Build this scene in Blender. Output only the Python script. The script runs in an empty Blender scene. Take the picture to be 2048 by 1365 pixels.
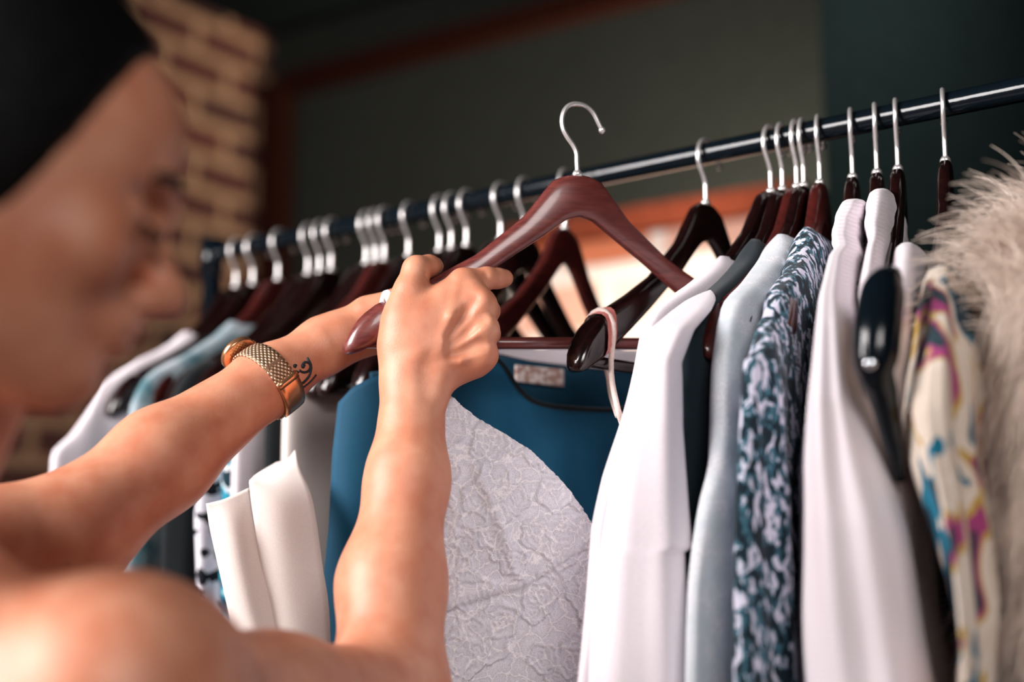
import bpy, bmesh, math, random
import numpy as np
from mathutils import Vector, Matrix, Euler

# ------------------------------------------------------------------ camera, world, lights, exposure
S = bpy.context.scene
COL = S.collection
F_PX, PITCH, CZ = 2844.0, math.radians(8), 1.42
cam_d = bpy.data.cameras.new('camera'); cam = bpy.data.objects.new('camera', cam_d); COL.objects.link(cam)
cam.location = (0, 0, CZ); cam.rotation_euler = (math.radians(98), 0, 0)
cam_d.sensor_width = 36; cam_d.lens = F_PX / 2048 * 36; cam_d.clip_start = .02
cam_d.dof.use_dof = True; cam_d.dof.focus_distance = 1.225; cam_d.dof.aperture_fstop = 1.75
S.camera = cam
W = bpy.data.worlds.new('world'); S.world = W; W.use_nodes = True
W.node_tree.nodes['Background'].inputs[0].default_value = (.55, .75, 1, 1)
W.node_tree.nodes['Background'].inputs[1].default_value = .035

def area(name, loc, target, size, power, color, size_y=None, spread=180):
    l = bpy.data.lights.new(name, 'AREA'); o = bpy.data.objects.new(name, l); COL.objects.link(o)
    l.energy = power; l.color = color; l.shape = 'RECTANGLE'; l.size = size; l.size_y = size_y or size
    l.spread = math.radians(spread)
    o.location = loc; o.rotation_euler = (Vector(target) - Vector(loc)).to_track_quat('-Z', 'Y').to_euler()
    return o
area('window_light', (-1.95, .35, 2.2), (.15, 1.25, 1.4), 1.3, 124, (1, .95, .94), 1.1)
area('front_fill', (.5, -1.9, 2.6), (.1, 1.3, 1.4), 1.1, 45, (1, .94, .92), .8)  # added fill from behind the camera, no window there
area('wall_fill', (.98, 2.75, 1.45), (.68, 3.5, 2.15), .3, 42, (1, .86, .68), .3, 80)  # added light hidden behind the partition, makes the back wall's brightness gradient
area('counter_fill', (.75, 1.9, 2.9), (.35, 2.75, 1.5), .25, 12, (1, .86, .70), .25, 50)  # added light above the frame, brightens the counter front
area('brick_fill', (-.6, 3.2, 2.6), (-1.1, 4.0, 1.9), .3, 6, (1, .85, .68), .3)  # added light without a fixture, lifts the brick wall
S.view_settings.view_transform = 'Standard'; S.view_settings.look = 'None'
S.view_settings.gamma = 1; S.view_settings.exposure = 0.0; S.view_settings.use_curve_mapping = False
S.cycles.use_denoising = True

# ------------------------------------------------------------------ helpers
def at(px, py, d):
    a = (px - 1024) / F_PX; b = (682.5 - py) / F_PX
    r = Vector((a, math.cos(PITCH) - b * math.sin(PITCH), math.sin(PITCH) + b * math.cos(PITCH)))
    return Vector((0, 0, CZ)) + r * (d / r.y)
def ray(px, py):
    return at(px, py, 1.0) - Vector((0, 0, CZ))
def pr(p):
    x, y, z = p[0], p[1], p[2] - CZ
    w = y * math.cos(PITCH) + z * math.sin(PITCH); u = -y * math.sin(PITCH) + z * math.cos(PITCH)
    return 1024 + F_PX * x / w, 682.5 - F_PX * u / w

def tag(o, label=None, cat=None, group=None, kind=None):
    if label: o['label'] = label
    if cat: o['category'] = cat
    if group: o['group'] = group
    if kind: o['kind'] = kind
    return o
def empty(name, loc=(0, 0, 0), rz=0):
    o = bpy.data.objects.new(name, None); COL.objects.link(o); o.empty_display_size = .02
    o.location = loc; o.rotation_euler = (0, 0, rz); return o
def mesh(name, verts, faces, mat, parent=None, smooth=True):
    me = bpy.data.meshes.new(name); me.from_pydata([tuple(v) for v in verts], [], [tuple(f) for f in faces]); me.update()
    bm = bmesh.new(); bm.from_mesh(me); bmesh.ops.recalc_face_normals(bm, faces=bm.faces); bm.to_mesh(me); bm.free()
    if smooth: me.polygons.foreach_set('use_smooth', [True] * len(me.polygons))
    o = bpy.data.objects.new(name, me); COL.objects.link(o); me.materials.append(mat)
    if parent: o.parent = parent
    return o
def tube(pts, r, seg=10, cap=True):
    """verts, faces of a tube along pts; r is a number or a list"""
    pts = [Vector(p) for p in pts]; n = len(pts)
    rs = r if isinstance(r, (list, tuple)) else [r] * n
    V = []; Fc = []; up = None
    for i, p in enumerate(pts):
        t = (pts[min(i + 1, n - 1)] - pts[max(i - 1, 0)]).normalized()
        if up is None:
            up = Vector((0, 0, 1)) if abs(t.z) < .9 else Vector((0, 1, 0))
        a = (up - t * up.dot(t)).normalized(); up = a; b = t.cross(a)
        for k in range(seg):
            th = 2 * math.pi * k / seg
            V.append(p + (a * math.cos(th) + b * math.sin(th)) * rs[i])
    for i in range(n - 1):
        for k in range(seg):
            k2 = (k + 1) % seg
            Fc.append((i * seg + k, i * seg + k2, (i + 1) * seg + k2, (i + 1) * seg + k))
    if cap:
        Fc.append(tuple(range(seg))[::-1]); Fc.append(tuple(range((n - 1) * seg, n * seg)))
    return V, Fc
def merge(*parts):
    V = []; Fc = []
    for v, f in parts:
        o = len(V); V += list(v); Fc += [tuple(i + o for i in q) for q in f]
    return V, Fc
def box(c, s, M=None):
    V = []
    for x in (-1, 1):
        for y in (-1, 1):
            for z in (-1, 1):
                v = Vector((x * s[0] / 2, y * s[1] / 2, z * s[2] / 2))
                if M: v = M @ v
                V.append(Vector(c) + v)
    return V, [(0, 1, 3, 2), (4, 6, 7, 5), (0, 4, 5, 1), (2, 3, 7, 6), (0, 2, 6, 4), (1, 5, 7, 3)]
def spline(pts, n):
    """Catmull-Rom resample"""
    P = [Vector(p) for p in pts]; P = [P[0] * 2 - P[1]] + P + [P[-1] * 2 - P[-2]]; out = []
    m = len(P) - 3
    for j in range(n):
        t = j / (n - 1) * m; i = min(int(t), m - 1); t -= i
        a, b, c, d = P[i:i + 4]
        out.append(.5 * ((2 * b) + (c - a) * t + (2 * a - 5 * b + 4 * c - d) * t * t + (3 * b - a - 3 * c + d) * t ** 3))
    return out

# ------------------------------------------------------------------ materials
def srgb(r, g, b):
    f = lambda c: c / 12.92 if c <= .04045 else ((c + .055) / 1.055) ** 2.4
    return (f(r / 255), f(g / 255), f(b / 255), 1)
def new_mat(name, col=(.8, .8, .8, 1), rough=.6, metal=0, spec=.5, coat=0, sheen=0, sss=0):
    m = bpy.data.materials.new(name); m.use_nodes = True; b = m.node_tree.nodes['Principled BSDF']
    b.inputs['Base Color'].default_value = col; b.inputs['Roughness'].default_value = rough
    b.inputs['Metallic'].default_value = metal; b.inputs['Specular IOR Level'].default_value = spec
    b.inputs['Coat Weight'].default_value = coat; b.inputs['Coat Roughness'].default_value = .12
    b.inputs['Sheen Weight'].default_value = sheen
    b.inputs['Subsurface Weight'].default_value = sss
    return m, m.node_tree, b
def nd(nt, t, **kw):
    n = nt.nodes.new(t)
    for k, v in kw.items():
        if k in n.inputs: n.inputs[k].default_value = v
        else: setattr(n, k, v)
    return n
def coord(nt, scale=(1, 1, 1)):
    tc = nd(nt, 'ShaderNodeTexCoord'); mp = nd(nt, 'ShaderNodeMapping'); mp.inputs['Scale'].default_value = scale
    nt.links.new(tc.outputs['Object'], mp.inputs['Vector']); return mp.outputs['Vector']
def ramp(nt, stops, src, interp='LINEAR'):
    r = nd(nt, 'ShaderNodeValToRGB'); cr = r.color_ramp; cr.interpolation = interp
    while len(cr.elements) < len(stops): cr.elements.new(.5)
    for e, (p, c) in zip(cr.elements, stops): e.position = p; e.color = c
    nt.links.new(src, r.inputs['Fac']); return r.outputs['Color']
def bump(nt, b, height, strength=.3, dist=.001):
    n = nd(nt, 'ShaderNodeBump'); n.inputs['Strength'].default_value = strength; n.inputs['Distance'].default_value = dist
    nt.links.new(height, n.inputs['Height']); nt.links.new(n.outputs['Normal'], b.inputs['Normal'])

def fabric(name, col, var=.06, scale=900, rough=.85, sheen=.2, fine=.0006, strength=.35, blotch=0, blotch_col=None, bscale=25):
    m, nt, b = new_mat(name, col, rough, sheen=sheen if scale > 100 else 0, spec=.2)
    if scale <= 100: b.inputs['Specular IOR Level'].default_value = 0
    v = coord(nt)
    n1 = nd(nt, 'ShaderNodeTexNoise', Scale=scale, Detail=2.0); nt.links.new(v, n1.inputs['Vector'])
    c2 = tuple(max(0, c * (1 - var * 3)) for c in col[:3]) + (1,)
    c = ramp(nt, [(.35, c2), (.62, col)], n1.outputs['Fac'])
    if blotch_col:
        n2 = nd(nt, 'ShaderNodeTexNoise', Scale=bscale, Detail=3.0); nt.links.new(v, n2.inputs['Vector'])
        f = ramp(nt, [(.5 - blotch, (0, 0, 0, 1)), (.5 + blotch, (1, 1, 1, 1))], n2.outputs['Fac'])
        mx = nd(nt, 'ShaderNodeMix', data_type='RGBA'); nt.links.new(f, mx.inputs['Factor'])
        nt.links.new(c, mx.inputs['A']); mx.inputs['B'].default_value = blotch_col; c = mx.outputs['Result']
    nt.links.new(c, b.inputs['Base Color'])
    bump(nt, b, n1.outputs['Fac'], strength, fine)
    return m
def pattern(name, stops, scale, detail=2.0, stretch=(1, 1, 1), distort=0.0, interp='CONSTANT', rough=.85):
    m, nt, b = new_mat(name, stops[0][1], rough, spec=.2, sheen=.15)
    v = coord(nt, stretch)
    n1 = nd(nt, 'ShaderNodeTexNoise', Scale=scale, Detail=detail, Distortion=distort); nt.links.new(v, n1.inputs['Vector'])
    nt.links.new(ramp(nt, stops, n1.outputs['Fac'], interp), b.inputs['Base Color'])
    n2 = nd(nt, 'ShaderNodeTexNoise', Scale=300.0, Detail=2.0); nt.links.new(v, n2.inputs['Vector'])
    bump(nt, b, n2.outputs['Fac'], .4, .001)
    return m

def wood_mat(name, dark, light, rough=.22, coat=.7):
    m, nt, b = new_mat(name, dark, rough, coat=coat, spec=.5)
    v = coord(nt, (3, 18, 30))
    n1 = nd(nt, 'ShaderNodeTexNoise', Scale=9.0, Detail=6.0, Distortion=.6); nt.links.new(v, n1.inputs['Vector'])
    nt.links.new(ramp(nt, [(.3, dark), (.75, light)], n1.outputs['Fac']), b.inputs['Base Color'])
    bump(nt, b, n1.outputs['Fac'], .12, .0006)
    return m
M = {}
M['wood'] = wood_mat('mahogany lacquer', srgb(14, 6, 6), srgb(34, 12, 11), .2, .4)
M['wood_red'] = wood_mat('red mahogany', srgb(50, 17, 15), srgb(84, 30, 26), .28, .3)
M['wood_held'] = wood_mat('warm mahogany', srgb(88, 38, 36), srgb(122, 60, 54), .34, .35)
M['chrome'] = new_mat('hook chrome', (.86, .83, .81, 1), .3, .75, spec=.8)[0]
M['gold'], _nt, _b = new_mat('rose gold', srgb(220, 160, 118), .25, .85)
def mesh_band():
    m, nt, b = new_mat('milanese mesh', srgb(222, 186, 150), .38, .6)
    tc = nd(nt, 'ShaderNodeTexCoord'); mp = nd(nt, 'ShaderNodeMapping'); nt.links.new(tc.outputs['UV'], mp.inputs['Vector'])
    w1 = nd(nt, 'ShaderNodeTexWave', Scale=1.0); w1.bands_direction = 'DIAGONAL'; mp.inputs['Scale'].default_value = (26, 3.2, 1)
    mp2 = nd(nt, 'ShaderNodeMapping'); nt.links.new(tc.outputs['UV'], mp2.inputs['Vector']); mp2.inputs['Scale'].default_value = (26, -3.2, 1)
    w2 = nd(nt, 'ShaderNodeTexWave', Scale=1.0); w2.bands_direction = 'DIAGONAL'
    nt.links.new(mp.outputs[0], w1.inputs['Vector']); nt.links.new(mp2.outputs[0], w2.inputs['Vector'])
    mu = nd(nt, 'ShaderNodeMath', operation='MULTIPLY'); nt.links.new(w1.outputs['Fac'], mu.inputs[0]); nt.links.new(w2.outputs['Fac'], mu.inputs[1])
    nt.links.new(ramp(nt, [(0, srgb(120, 84, 60)), (.45, srgb(235, 205, 172))], mu.outputs[0]), b.inputs['Base Color'])
    bump(nt, b, mu.outputs[0], .8, .0009)
    return m
M['mesh_band'] = mesh_band()
M['ink'] = new_mat('tattoo ink', (.012, .02, .03, 1), .6)[0]
M['pink'] = fabric('pink pad', srgb(196, 110, 100), rough=.6)
M['strap'] = fabric('strap satin', srgb(225, 205, 195), rough=.45)
M['blackpaint'], _nt, _b = new_mat('black enamel', (.003, .006, .009, 1), .14, coat=0, spec=.35)
_n = nd(_nt, 'ShaderNodeTexNoise', Scale=120.0, Detail=4.0); _nt.links.new(coord(_nt), _n.inputs['Vector']); bump(_nt, _b, _n.outputs['Fac'], .15, .001)
M['button'] = new_mat('silver snap', (.8, .85, .9, 1), .25, 1)[0]

def skin_mat():
    m, nt, b = new_mat('skin', srgb(205, 140, 108), .46, spec=.4, sss=.07)
    b.inputs['Subsurface Radius'].default_value = (.9, .35, .2); b.inputs['Subsurface Scale'].default_value = .006
    v = coord(nt)
    n1 = nd(nt, 'ShaderNodeTexNoise', Scale=38.0, Detail=4.0); nt.links.new(v, n1.inputs['Vector'])
    c = ramp(nt, [(.3, srgb(196, 122, 92)), (.7, srgb(213, 150, 120))], n1.outputs['Fac'])
    vo = nd(nt, 'ShaderNodeTexVoronoi', Scale=38.0); nt.links.new(v, vo.inputs['Vector'])
    n3 = nd(nt, 'ShaderNodeTexNoise', Scale=14.0); nt.links.new(v, n3.inputs['Vector'])
    ad = nd(nt, 'ShaderNodeMath', operation='ADD'); nt.links.new(vo.outputs['Distance'], ad.inputs[0])
    mr = nd(nt, 'ShaderNodeMapRange'); mr.inputs['From Min'].default_value = .42; mr.inputs['From Max'].default_value = .56
    mr.inputs['To Min'].default_value = .4; mr.inputs['To Max'].default_value = 0
    nt.links.new(n3.outputs['Fac'], mr.inputs['Value']); nt.links.new(mr.outputs[0], ad.inputs[1])
    f = ramp(nt, [(.035, (1, 1, 1, 1)), (.06, (0, 0, 0, 1))], ad.outputs[0])
    mx = nd(nt, 'ShaderNodeMix', data_type='RGBA'); nt.links.new(f, mx.inputs['Factor']); nt.links.new(c, mx.inputs['A'])
    mx.inputs['B'].default_value = srgb(120, 60, 38)
    nt.links.new(mx.outputs['Result'], b.inputs['Base Color'])
    n2 = nd(nt, 'ShaderNodeTexNoise', Scale=700.0, Detail=3.0); nt.links.new(v, n2.inputs['Vector'])
    bump(nt, b, n2.outputs['Fac'], .28, .0006)
    return m
M['skin'] = skin_mat()
M['nail'] = new_mat('fingernail', srgb(226, 165, 140), .25, coat=.4)[0]
M['hair'], _nt, _b = new_mat('black hair', (.004, .004, .004, 1), .5, spec=.12)
_n = nd(_nt, 'ShaderNodeTexNoise', Scale=60.0, Detail=3.0); _nt.links.new(coord(_nt, (1, 1, 6)), _n.inputs['Vector']); bump(_nt, _b, _n.outputs['Fac'], .8, .004)
M['lip'] = new_mat('lips', srgb(150, 70, 60), .4)[0]
M['eye'] = new_mat('eye white', (.7, .68, .65, 1), .15)[0]
M['tank'] = fabric('black jersey', (.012, .012, .014, 1))
M['denim'] = fabric('dark denim', (.012, .018, .035, 1))

WHITE = srgb(236, 226, 232); 
M['white'] = fabric('white cotton', WHITE, .03)
M['cream'] = fabric('ivory crepe', srgb(238, 226, 220), .03, 1400)
M['white_rib'], _nt, _b = new_mat('white ribbed jersey', WHITE, .85, sheen=.2)
_w = nd(_nt, 'ShaderNodeTexWave', Scale=70.0, Distortion=2.0); _w.bands_direction = 'Z'; _nt.links.new(coord(_nt), _w.inputs['Vector']); bump(_nt, _b, _w.outputs['Fac'], .35, .0012)
M['grey'] = fabric('grey heather knit', srgb(224, 225, 230), .10, 700, blotch=.15, blotch_col=srgb(192, 200, 206), bscale=60)
M['greyteal'] = fabric('washed grey teal', srgb(190, 200, 208), .06, 600, blotch=.14, blotch_col=srgb(70, 112, 122), bscale=22)
M['navy'] = fabric('dark navy', srgb(20, 36, 44), .1)
M['black'] = fabric('black crepe', srgb(12, 20, 24), .1)
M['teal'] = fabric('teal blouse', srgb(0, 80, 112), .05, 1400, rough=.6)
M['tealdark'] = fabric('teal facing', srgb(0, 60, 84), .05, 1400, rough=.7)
M['knit'] = pattern('navy white knit', [(0, srgb(12, 30, 40)), (.48, srgb(56, 100, 116)), (.55, srgb(206, 204, 222))], 150, 4, (1, 1, .5), .6)
M['speckle'] = pattern('black white print', [(0, srgb(14, 20, 26)), (.47, srgb(226, 222, 232))], 55, 2)
M['tealprint'] = pattern('teal print', [(0, srgb(10, 60, 80)), (.42, srgb(40, 150, 175)), (.52, srgb(225, 232, 236)), (.62, srgb(20, 50, 62))], 45, 2)
M['floral'] = pattern('floral silk', [(0, srgb(20, 50, 66)), (.39, srgb(18, 112, 140)), (.43, srgb(222, 206, 190)), (.50, srgb(228, 214, 200)), (.565, srgb(196, 160, 80)), (.60, srgb(166, 66, 122)), (.64, srgb(40, 60, 70))], 21, 1.5, (1, 1, .55), .8)
M['label'] = fabric('label tape', srgb(226, 210, 205), .03, 400, blotch=.05, blotch_col=srgb(176, 140, 130), bscale=160)
M['fur'] = new_mat('cream fur', srgb(226, 208, 194), .7, sheen=.2)[0]
M['hide'] = fabric('fur backing', srgb(214, 196, 182), .1, 120, blotch=.2, blotch_col=srgb(196, 174, 156), bscale=30)

# ------------------------------------------------------------------ room
UU = Vector((.60, .80, 0)).normalized()       # away from the viewer, along the hangers
DD = Vector((.80, -.60, 0)).normalized()      # along the rail, towards the viewer's right
K = Vector((-.81, 4.6, 0))                    # far corner of brick wall and back wall
def flatbox(name, p0, p1, z0, z1, thick, mat, side=1):
    p0 = Vector((p0[0], p0[1], 0)); p1 = Vector((p1[0], p1[1], 0)); d = (p1 - p0).normalized(); n = Vector((-d.y, d.x, 0)) * thick * side
    V = [p0, p1, p1 + n, p0 + n]; V = [v + Vector((0, 0, z)) for z in (z0, z1) for v in V]
    o = mesh(name, V, [(0, 1, 2, 3), (4, 5, 6, 7), (0, 1, 5, 4), (1, 2, 6, 5), (2, 3, 7, 6), (3, 0, 4, 7)], mat, smooth=False)
    return o
def uvbrick(name, c1, c2, mortar, msize, scale, bw=.5, rh=.25, rough=.9):
    m, nt, b = new_mat(name, c1, rough)
    tc = nd(nt, 'ShaderNodeTexCoord'); dt = nd(nt, 'ShaderNodeVectorMath', operation='DOT_PRODUCT'); nt.links.new(tc.outputs['Object'], dt.inputs[0])
    sp = nd(nt, 'ShaderNodeSeparateXYZ'); nt.links.new(tc.outputs['Object'], sp.inputs[0])
    cb = nd(nt, 'ShaderNodeCombineXYZ'); nt.links.new(dt.outputs['Value'], cb.inputs['X']); nt.links.new(sp.outputs['Z'], cb.inputs['Y'])
    ns = nd(nt, 'ShaderNodeTexNoise', Scale=9.0, Detail=3.0); nt.links.new(tc.outputs['Object'], ns.inputs['Vector'])
    ds = nd(nt, 'ShaderNodeMix', data_type='VECTOR'); ds.inputs['Factor'].default_value = .012
    nt.links.new(cb.outputs[0], ds.inputs[4]); nt.links.new(ns.outputs['Color'], ds.inputs[5])
    br = nd(nt, 'ShaderNodeTexBrick'); br.inputs['Color1'].default_value = c1; br.inputs['Color2'].default_value = c2; br.inputs['Mortar'].default_value = mortar
    br.inputs['Scale'].default_value = scale; br.inputs['Mortar Size'].default_value = msize; br.inputs['Brick Width'].default_value = bw; br.inputs['Row Height'].default_value = rh
    br.inputs['Mortar Smooth'].default_value = .4
    nt.links.new(ds.outputs[1], br.inputs['Vector'])
    nt.links.new(br.outputs['Color'], b.inputs['Base Color'])
    bump(nt, b, br.outputs['Fac'], -.6, .01)
    return m, dt
wb, dt = uvbrick('red brick', srgb(34, 14, 12), srgb(74, 30, 23), srgb(132, 102, 78), .02, 1.0, .28, .108)
dt.inputs[1].default_value = (.535, .845, 0)
wl, dt2 = uvbrick('painted brick', srgb(205, 110, 66), srgb(225, 205, 190), srgb(228, 214, 202), .02, 1.0, .24, .13)
dt2.inputs[1].default_value = tuple(DD)
UB = Vector((.535, .845, 0))
grey_wall = fabric('grey plaster', srgb(32, 34, 32), .05, 40, rough=.9, strength=.2)
dark_wall = fabric('near black panel', srgb(5, 9, 10), .05, 60, rough=.7, strength=.2)
tag(flatbox('wall_left', K - UB * 6.5, K, 0, 3.1, .12, wb, 1), kind='structure')
tag(flatbox('wall_back', K, K + DD * 6, 0, 3.1, .12, grey_wall, 1), kind='structure')
brown = fabric('brown timber', srgb(30, 13, 9), .1, 60, rough=.6)
tag(flatbox('trim_1', K + DD * .06 - UU * .10, K + DD * .14 - UU * .10, 0, 2.9, .08, brown, 1), kind='structure')
tag(flatbox('trim_2', K + DD * .13 - UU * .02, K + DD * 5.5 - UU * .02, 2.86, 2.93, .06, brown, -1), kind='structure')
m_dk = fabric('dark plaster', srgb(16, 20, 21), .05, 40)
cl = mesh('ceiling', [(-6, -3.5, 3.1), (6, -3.5, 3.1), (6, 6, 3.1), (-6, 6, 3.1), (-6, -3.5, 3.2), (6, -3.5, 3.2), (6, 6, 3.2), (-6, 6, 3.2)],
          [(0, 1, 2, 3), (4, 5, 6, 7), (0, 1, 5, 4), (1, 2, 6, 5), (2, 3, 7, 6), (3, 0, 4, 7)], m_dk, smooth=False); tag(cl, kind='structure')
flm = wood_mat('floorboards', srgb(60, 40, 30), srgb(96, 66, 48), .5, .1)
fl = mesh('floor', [(-6, -3.5, -.1), (6, -3.5, -.1), (6, 6, -.1), (-6, 6, -.1), (-6, -3.5, 0), (6, -3.5, 0), (6, 6, 0), (-6, 6, 0)],
          [(0, 1, 2, 3), (4, 5, 6, 7), (0, 1, 5, 4), (1, 2, 6, 5), (2, 3, 7, 6), (3, 0, 4, 7)], flm, smooth=False); tag(fl, kind='structure')
# dark partition on the right (its vertical edge shows above the rail)
E0 = at(1648, 300, 2.4)
tag(flatbox('wall_right', (E0.x, E0.y), (E0.x + 2.2, E0.y - .5), 0, 3.1, .1, dark_wall, 1), kind='structure')
# low whitewashed brick counter in front of the back wall
L0 = at(1120, 445, 2.95)
lw = empty('brick_counter', (L0.x, L0.y, 0)); tag(lw, 'low whitewashed orange brick counter with brown ledge, blurred behind the hangers', 'counter')
pA = Vector((L0.x, L0.y, 0)) - DD * .12; pB = pA + DD * .68
def child_box(name, p0, p1, z0, z1, thick, mat, root):
    o = flatbox(name, p0, p1, z0, z1, thick, mat, 1)
    for v in o.data.vertices: v.co -= root.location
    o.parent = root; return o
child_box('brick_front', pA, pB, 0, L0.z - .05, .3, wl, lw)
child_box('ledge', pA - UU * .03, pB - UU * .03, L0.z - .05, L0.z, .36, fabric('ledge brown', srgb(120, 58, 40), .1, 60, rough=.5), lw)
bt = spline([(0, 0, 0), (.028, 0, .0), (.032, 0, .05), (.032, 0, .15), (.012, 0, .20), (.011, 0, .25), (.013, 0, .262)], 24)
# green bottle glimpsed by the right hangers
G0 = at(1862, 400, 2.0)
def lathe(prof, c, seg=24):
    V = []; Fc = []
    for (r, _, z) in prof:
        for k in range(seg):
            a = 2 * math.pi * k / seg; V.append(Vector((c[0] + r * math.cos(a), c[1] + r * math.sin(a), c[2] + z)))
    for i in range(len(prof) - 1):
        for k in range(seg):
            k2 = (k + 1) % seg; Fc.append((i * seg + k, i * seg + k2, (i + 1) * seg + k2, (i + 1) * seg + k))
    return V, Fc

# ------------------------------------------------------------------ clothes rack
HR = CZ + .385
def onrail(px):
    py = 178 + (2048 - px) * .2039; r = ray(px, py); return Vector((0, 0, CZ)) + r * (.385 / r.z)
R0, R1 = onrail(425), onrail(2048)
R0.z = R1.z = HR
RD = (R1 - R0).normalized(); RU = Vector((-RD.y, RD.x, 0))   # RU: away from viewer
rack = empty('clothes_rack', (R0.x, R0.y, 0)); tag(rack, 'black metal clothes rail on posts carrying the wooden hangers', 'clothes rack')
def local(vs, o): return [Vector(v) - o.location for v in vs]
RE = R0 + RD * 1.75
v, f = tube([R0 + RD * (1.75 * i / 30) for i in range(31)], .011, 20); mesh('rail', local(v, rack), f, M['blackpaint'], rack)
for P in (R0, RE):
    b0 = Vector((P.x, P.y, .03))
    v, f = tube([b0, Vector((P.x, P.y, HR + .012))], .0125, 16); mesh('post', local(v, rack), f, M['blackpaint'], rack)
    v, f = tube([b0 - RU * .25 , b0 + RU * .25], .014, 12); mesh('foot', local(v, rack), f, M['blackpaint'], rack)
    v, f = tube([P + Vector((0, 0, -.03)), P + Vector((0, 0, .02))], .0165, 16); mesh('collar', local(v, rack), f, M['blackpaint'], rack)

# ------------------------------------------------------------------ hanger model: origin at rail centre, +x away, wood top at z=-.052
ZT = -.052; XH = -.004
SW = math.tan(math.radians(3))
TOPZ = [(0, 0), (.012, -.0012), (.024, -.0062), (.036, -.021), (.05, -.038), (.092, -.071), (.13, -.091), (.163, -.106), (.178, -.113), (.19, -.122), (.199, -.133), (.204, -.142), (.207, -.149)]
BOTZ = [(0, -.0385), (.012, -.041), (.034, -.056), (.066, -.0765), (.1, -.100), (.13, -.119), (.163, -.139), (.18, -.148), (.193, -.154), (.202, -.1565), (.207, -.154)]
THK = [(0, .0135), (.04, .0135), (.1, .015), (.15, .021), (.185, .027), (.2, .024), (.206, .012)]
def interp(tb, x): return float(np.interp(x, [t[0] for t in tb], [t[1] for t in tb]))
def sweep(x, sw=SW): return sw * (math.sqrt(x * x + .02 ** 2) - .02)
ZS = 1.2                                            # the shop hangers drop a little more than the held one
def wood_body(sw=SW, wide=1.0, zs=ZS):
    V = []; Fc = []; N = 90; seg = 20
    for i in range(N + 1):
        x = -.206 + .412 * i / N; a = abs(x)
        zt = interp(TOPZ, a) * zs; zb = interp(BOTZ, a) * (1 + (zs - 1) * min(1, a / .05)); th = interp(THK, a) * (1 + (wide - 1) * min(1, a / .2))
        if .1655 < a < .1715: zt -= .006
        for k in range(seg):
            t = 2 * math.pi * k / seg; c, s_ = math.cos(t), math.sin(t)
            q = lambda u, e: math.copysign(abs(u) ** e, u)
            V.append(Vector((x + XH, sweep(x, sw) + q(c, .75) * th / 2, ZT + (zt + zb) / 2 + q(s_, .6) * (zt - zb) / 2)))
    for i in range(N):
        for k in range(seg):
            k2 = (k + 1) % seg; Fc.append((i * seg + k, i * seg + k2, (i + 1) * seg + k2, (i + 1) * seg + k))
    Fc.append(tuple(range(seg))); Fc.append(tuple(range(N * seg, (N + 1) * seg)))
    return V, Fc
HOOK = [(0, -.004), (0, .012), (0, .02), (-.003, .027), (-.008, .034), (-.0118, .0415), (-.0125, .050), (-.0098, .0585), (-.004, .064), (.004, .0655), (.012, .0635), (.0185, .058), (.0225, .050), (.0262, .0425)]
def hook_geo():
    p = spline([(x + XH, 0, ZT + z) for x, z in HOOK], 44)
    v, f = tube(p, .0021, 10)
    e = p[-1]; bm = bmesh.new(); bmesh.ops.create_uvsphere(bm, u_segments=10, v_segments=8, radius=.0033, matrix=Matrix.Translation(e))
    bv = [x.co.copy() for x in bm.verts]; bf = [tuple(q.index for q in x.verts) for x in bm.faces]; bm.free()
    return merge((v, f), (bv, bf))
def build_hanger(sw=SW, mat='wood', wide=1.0, zs=ZS):
    r = empty('wooden_hanger')
    mesh('hanger_body', *wood_body(sw, wide, zs), M[mat], r)
    mesh('hook', *hook_geo(), M['chrome'], r)
    v, f = tube([(XH, 0, ZT - .002), (XH, 0, ZT + .0015), (XH, 0, ZT + .004)], [.0048, .0046, .003], 14); mesh('ferrule', v, f, M['chrome'], r)
    y = sweep(.19, sw)
    v, f = tube([(-.19 + XH, y, ZT - .146 * zs), (.19 + XH, y, ZT - .146 * zs)], .0055, 12); mesh('trouser_bar', v, f, M[mat], r)
    return r
def copy_tree(o, mat=None):
    c = o.copy(); COL.objects.link(c)
    for ch in list(o.children):
        k = ch.copy(); COL.objects.link(k); k.parent = c
        if mat and ch.name.split('.')[0] in ('hanger_body', 'trouser_bar'):
            k.data = MESHVAR.setdefault((ch.data.name, mat), None) or ch.data.copy(); MESHVAR[(ch.data.name, mat)] = k.data
            k.data.materials[0] = M[mat]
    return c
MESHVAR = {}
def tipdir(rz, far=False, sw=SW):
    v = Vector(((1 if far else -1) * .2, sweep(.2, sw), 0)).normalized()
    return Matrix.Rotation(rz, 3, 'Z') @ v
BASE = math.atan2(RU.y, RU.x)
def solve_yaw(P, tpx, sw=SW):
    best = None
    for i in range(-60, 61):
        rz = BASE + math.radians(i); t = P + tipdir(rz, sw=sw) * .205 + Vector((0, 0, ZT - .145 * ZS))
        e = abs(pr(t)[0] - tpx)
        if best is None or e < best[0]: best = (e, rz)
    return best[1]
# (hook px at rail, near tip px, colour, label)
HANG = {}
def place(key, root, hook_px, tip_px, label, group=None, dz=0, flip=False):
    P = onrail(hook_px); P.z = HR; rz = solve_yaw(P, tip_px)
    root.location = P; root.rotation_euler = (0, 0, rz)
    tag(root, label, 'clothes hanger')
    if group: root['group'] = group
    HANG[key] = (P, rz); return root
proto = build_hanger()
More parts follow.
